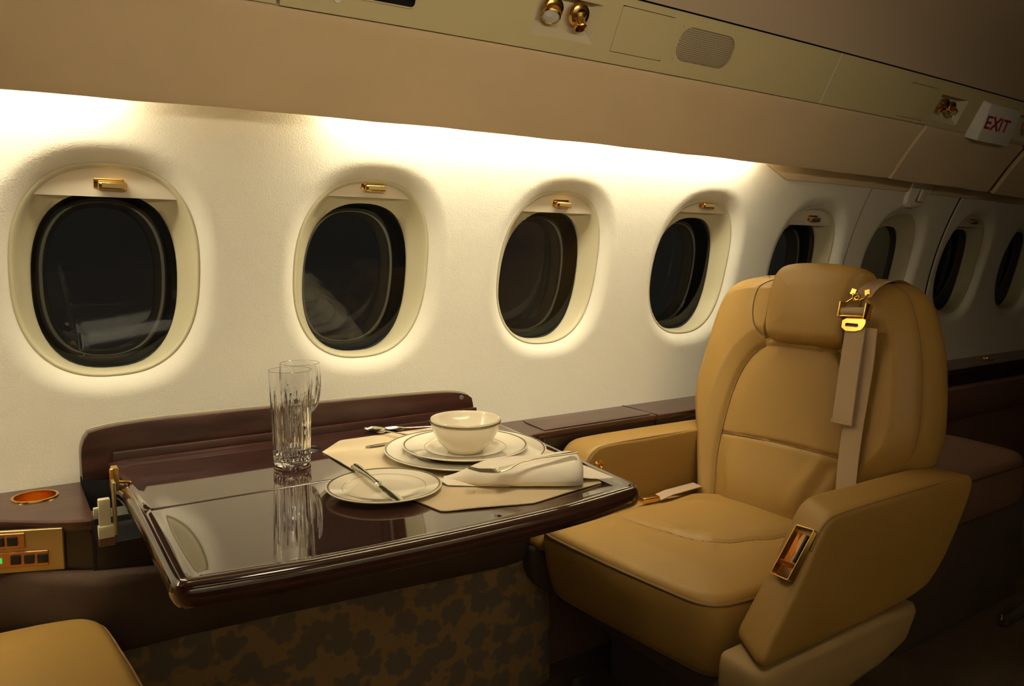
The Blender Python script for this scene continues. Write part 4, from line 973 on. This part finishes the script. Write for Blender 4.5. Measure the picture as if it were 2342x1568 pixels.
    # plate with a slot: outer ring / inner ring
    op = smooth_poly(tongue, 48, it=1); ic = np.array([.973, .4727]); ip = rrect(.973, .4710, .0155, .0040, .0035, 11)
    ang = np.arctan2(op[:, 1]-ic[1], op[:, 0]-ic[0]); op = op[np.argsort(ang)]; ang2 = np.arctan2(ip[:, 1]-.471, ip[:, 0]-.973); ip = ip[np.argsort(ang2)]
    m.grid([[q(a, b, .055) for a, b in op], [q(a, b, .0575) for a, b in op], [q(a, b, .0575) for a, b in ip], [q(a, b, .055) for a, b in ip]], closed_u=True, closed_v=True); link('buckle_tongue', m, GOLD, sbt, sharp=30)
    m = MB(); m.tube([q(1.000, .499, .060), q(.944, .502, .060)], .0098, 20); link('webbing_roller', m, BELT, sbt)
    for Y in (1.0025, .9415):
        m = MB(); m.obox(q(Y, .502, .060), by, bt, bn, .0022, .0175, .012); link('buckle_side', m, GOLD, sbt, bevel=(.0012, 2))
    m = MB(); m.tube([q(1.0, .488, .066), q(.944, .491, .066)], .0022, 8); link('buckle_bar', m, GOLD, sbt)
    m = MB(); m.tube([q(.994, .520, .062), q(.978, .533, .062), q(.965, .536, .062), q(.950, .533, .062), q(.938, .520, .062)], .0014, 8); link('wire_loop', m, GOLD, sbt)
    m = MB(); m.tube([q(.972+.0078*math.cos(a), .5325+.0078*math.sin(a), .065) for a in np.linspace(0, 2*PI, 24, endpoint=False)], .0019, 8, closed=True); link('ring', m, GOLD, sbt)
    for s in (-1, 1):
        m = MB(); m.obox(q(.968+s*.0165, .5445, .060), by*1+bt*.25*s, bt-by*.25*s, bn, .0062, .0068, .0012); link('hook_wing', m, GOLD, sbt, bevel=(.0006, 1))
    m = MB(); m.tube([q(.985, .540, .062), q(.975, .528, .063), q(.965, .526, .063), q(.955, .530, .063), q(.948, .541, .062)], .0020, 8); link('hook', m, GOLD, sbt)
    # lap buckle lying on the cushion
    m = MB(); m.obox((1.262, 1.282, .4605), (1, -.15, 0), (.15, 1, 0), (0, 0, 1), .024, .012, .007); lb = link('lap_buckle', m, GOLD, ch, bevel=(.003, 2))
    m = MB(); m.ribbon([(1.286, 1.280, .459), (1.33, 1.285, .463), (1.40, 1.30, .458), (1.47, 1.32, .450)], [(.2, 1, 0)]*4, .036, .002, [(0, 0, 1)]*4); link('lap_strap', m, BELT, ch)
    return ch
c1 = chair()
c1['label'] = 'tan leather lounge chair with gold-buckled shoulder belt, facing the table'
def copy_tree(o, parent=None):
    c = o.copy(); COL.objects.link(c)
    if parent is not None: c.parent = parent
    for k in list(o.children): copy_tree(k, c)
    return c
c2 = copy_tree(c1); c2.location = (-.262, 1.098, 0); c2.rotation_euler = (0, 0, PI)
c2['label'] = 'opposite tan leather chair, only its cushion corner showing bottom left'
for k in c2.children:
    if k.name.startswith('seat_cushion'): k.location = (-.115, -.022, .022)

# brown seat behind the chair
dv = thing('upholstered_divan', 'dark brown upholstered divan in shadow behind the leather chair', 'divan', (2.2, 1.2, 0))
ol = smooth_poly([(1.86, .985), (2.50, .985), (2.575, 1.02), (2.60, 1.25), (2.56, 1.40), (1.86, 1.40)], 120, it=1)
m = MB(); slab(m, ol, .035, .15, lambda a, b, h: (a, b, .455+h), lambda Q, d: .01*np.clip(d/.1, 0, 1), rings=16, r2=.02); link('cushion', m, DKBROWN, dv, sharp=70)
m = MB(); m.box((1.88, 1.0, .0), (2.57, 1.40, .31)); link('base', m, BASE, dv, bevel=(.015, 2))
m = MB(); m.tube([(1.90, .986, .43), (2.49, .984, .43), (2.57, 1.02, .43)], .003, 6); link('piping', m, BROWN, dv)
# small floor fitting and cover
ff = thing('floor_fitting', 'small metal fitting with a bright knob on the aisle floor', 'fitting', (2.36, .93, 0))
m = MB(); m.obox((2.40, .935, .010), (1, .05, 0), (0, 1, 0), (0, 0, 1), .09, .012, .006); link('rail', m, mat('dull_steel', (.25, .24, .22), .35, metal=.8), ff, bevel=(.002, 1))
m = MB(); m.lathe([(.0005, .012), (.005, .010), (.007, .005), (.006, 0)], (2.335, .945, .014), n=20); link('knob', m, SILV, ff)
m = MB(); m.box((1.50, .62, .0), (1.86, .96, .022)); tag(recentre(link('floor_cover', m, CARP, bevel=(.006, 2)), (1.68, .79, 0)), 'low carpeted cover plate on the floor beside the chair', 'cover')
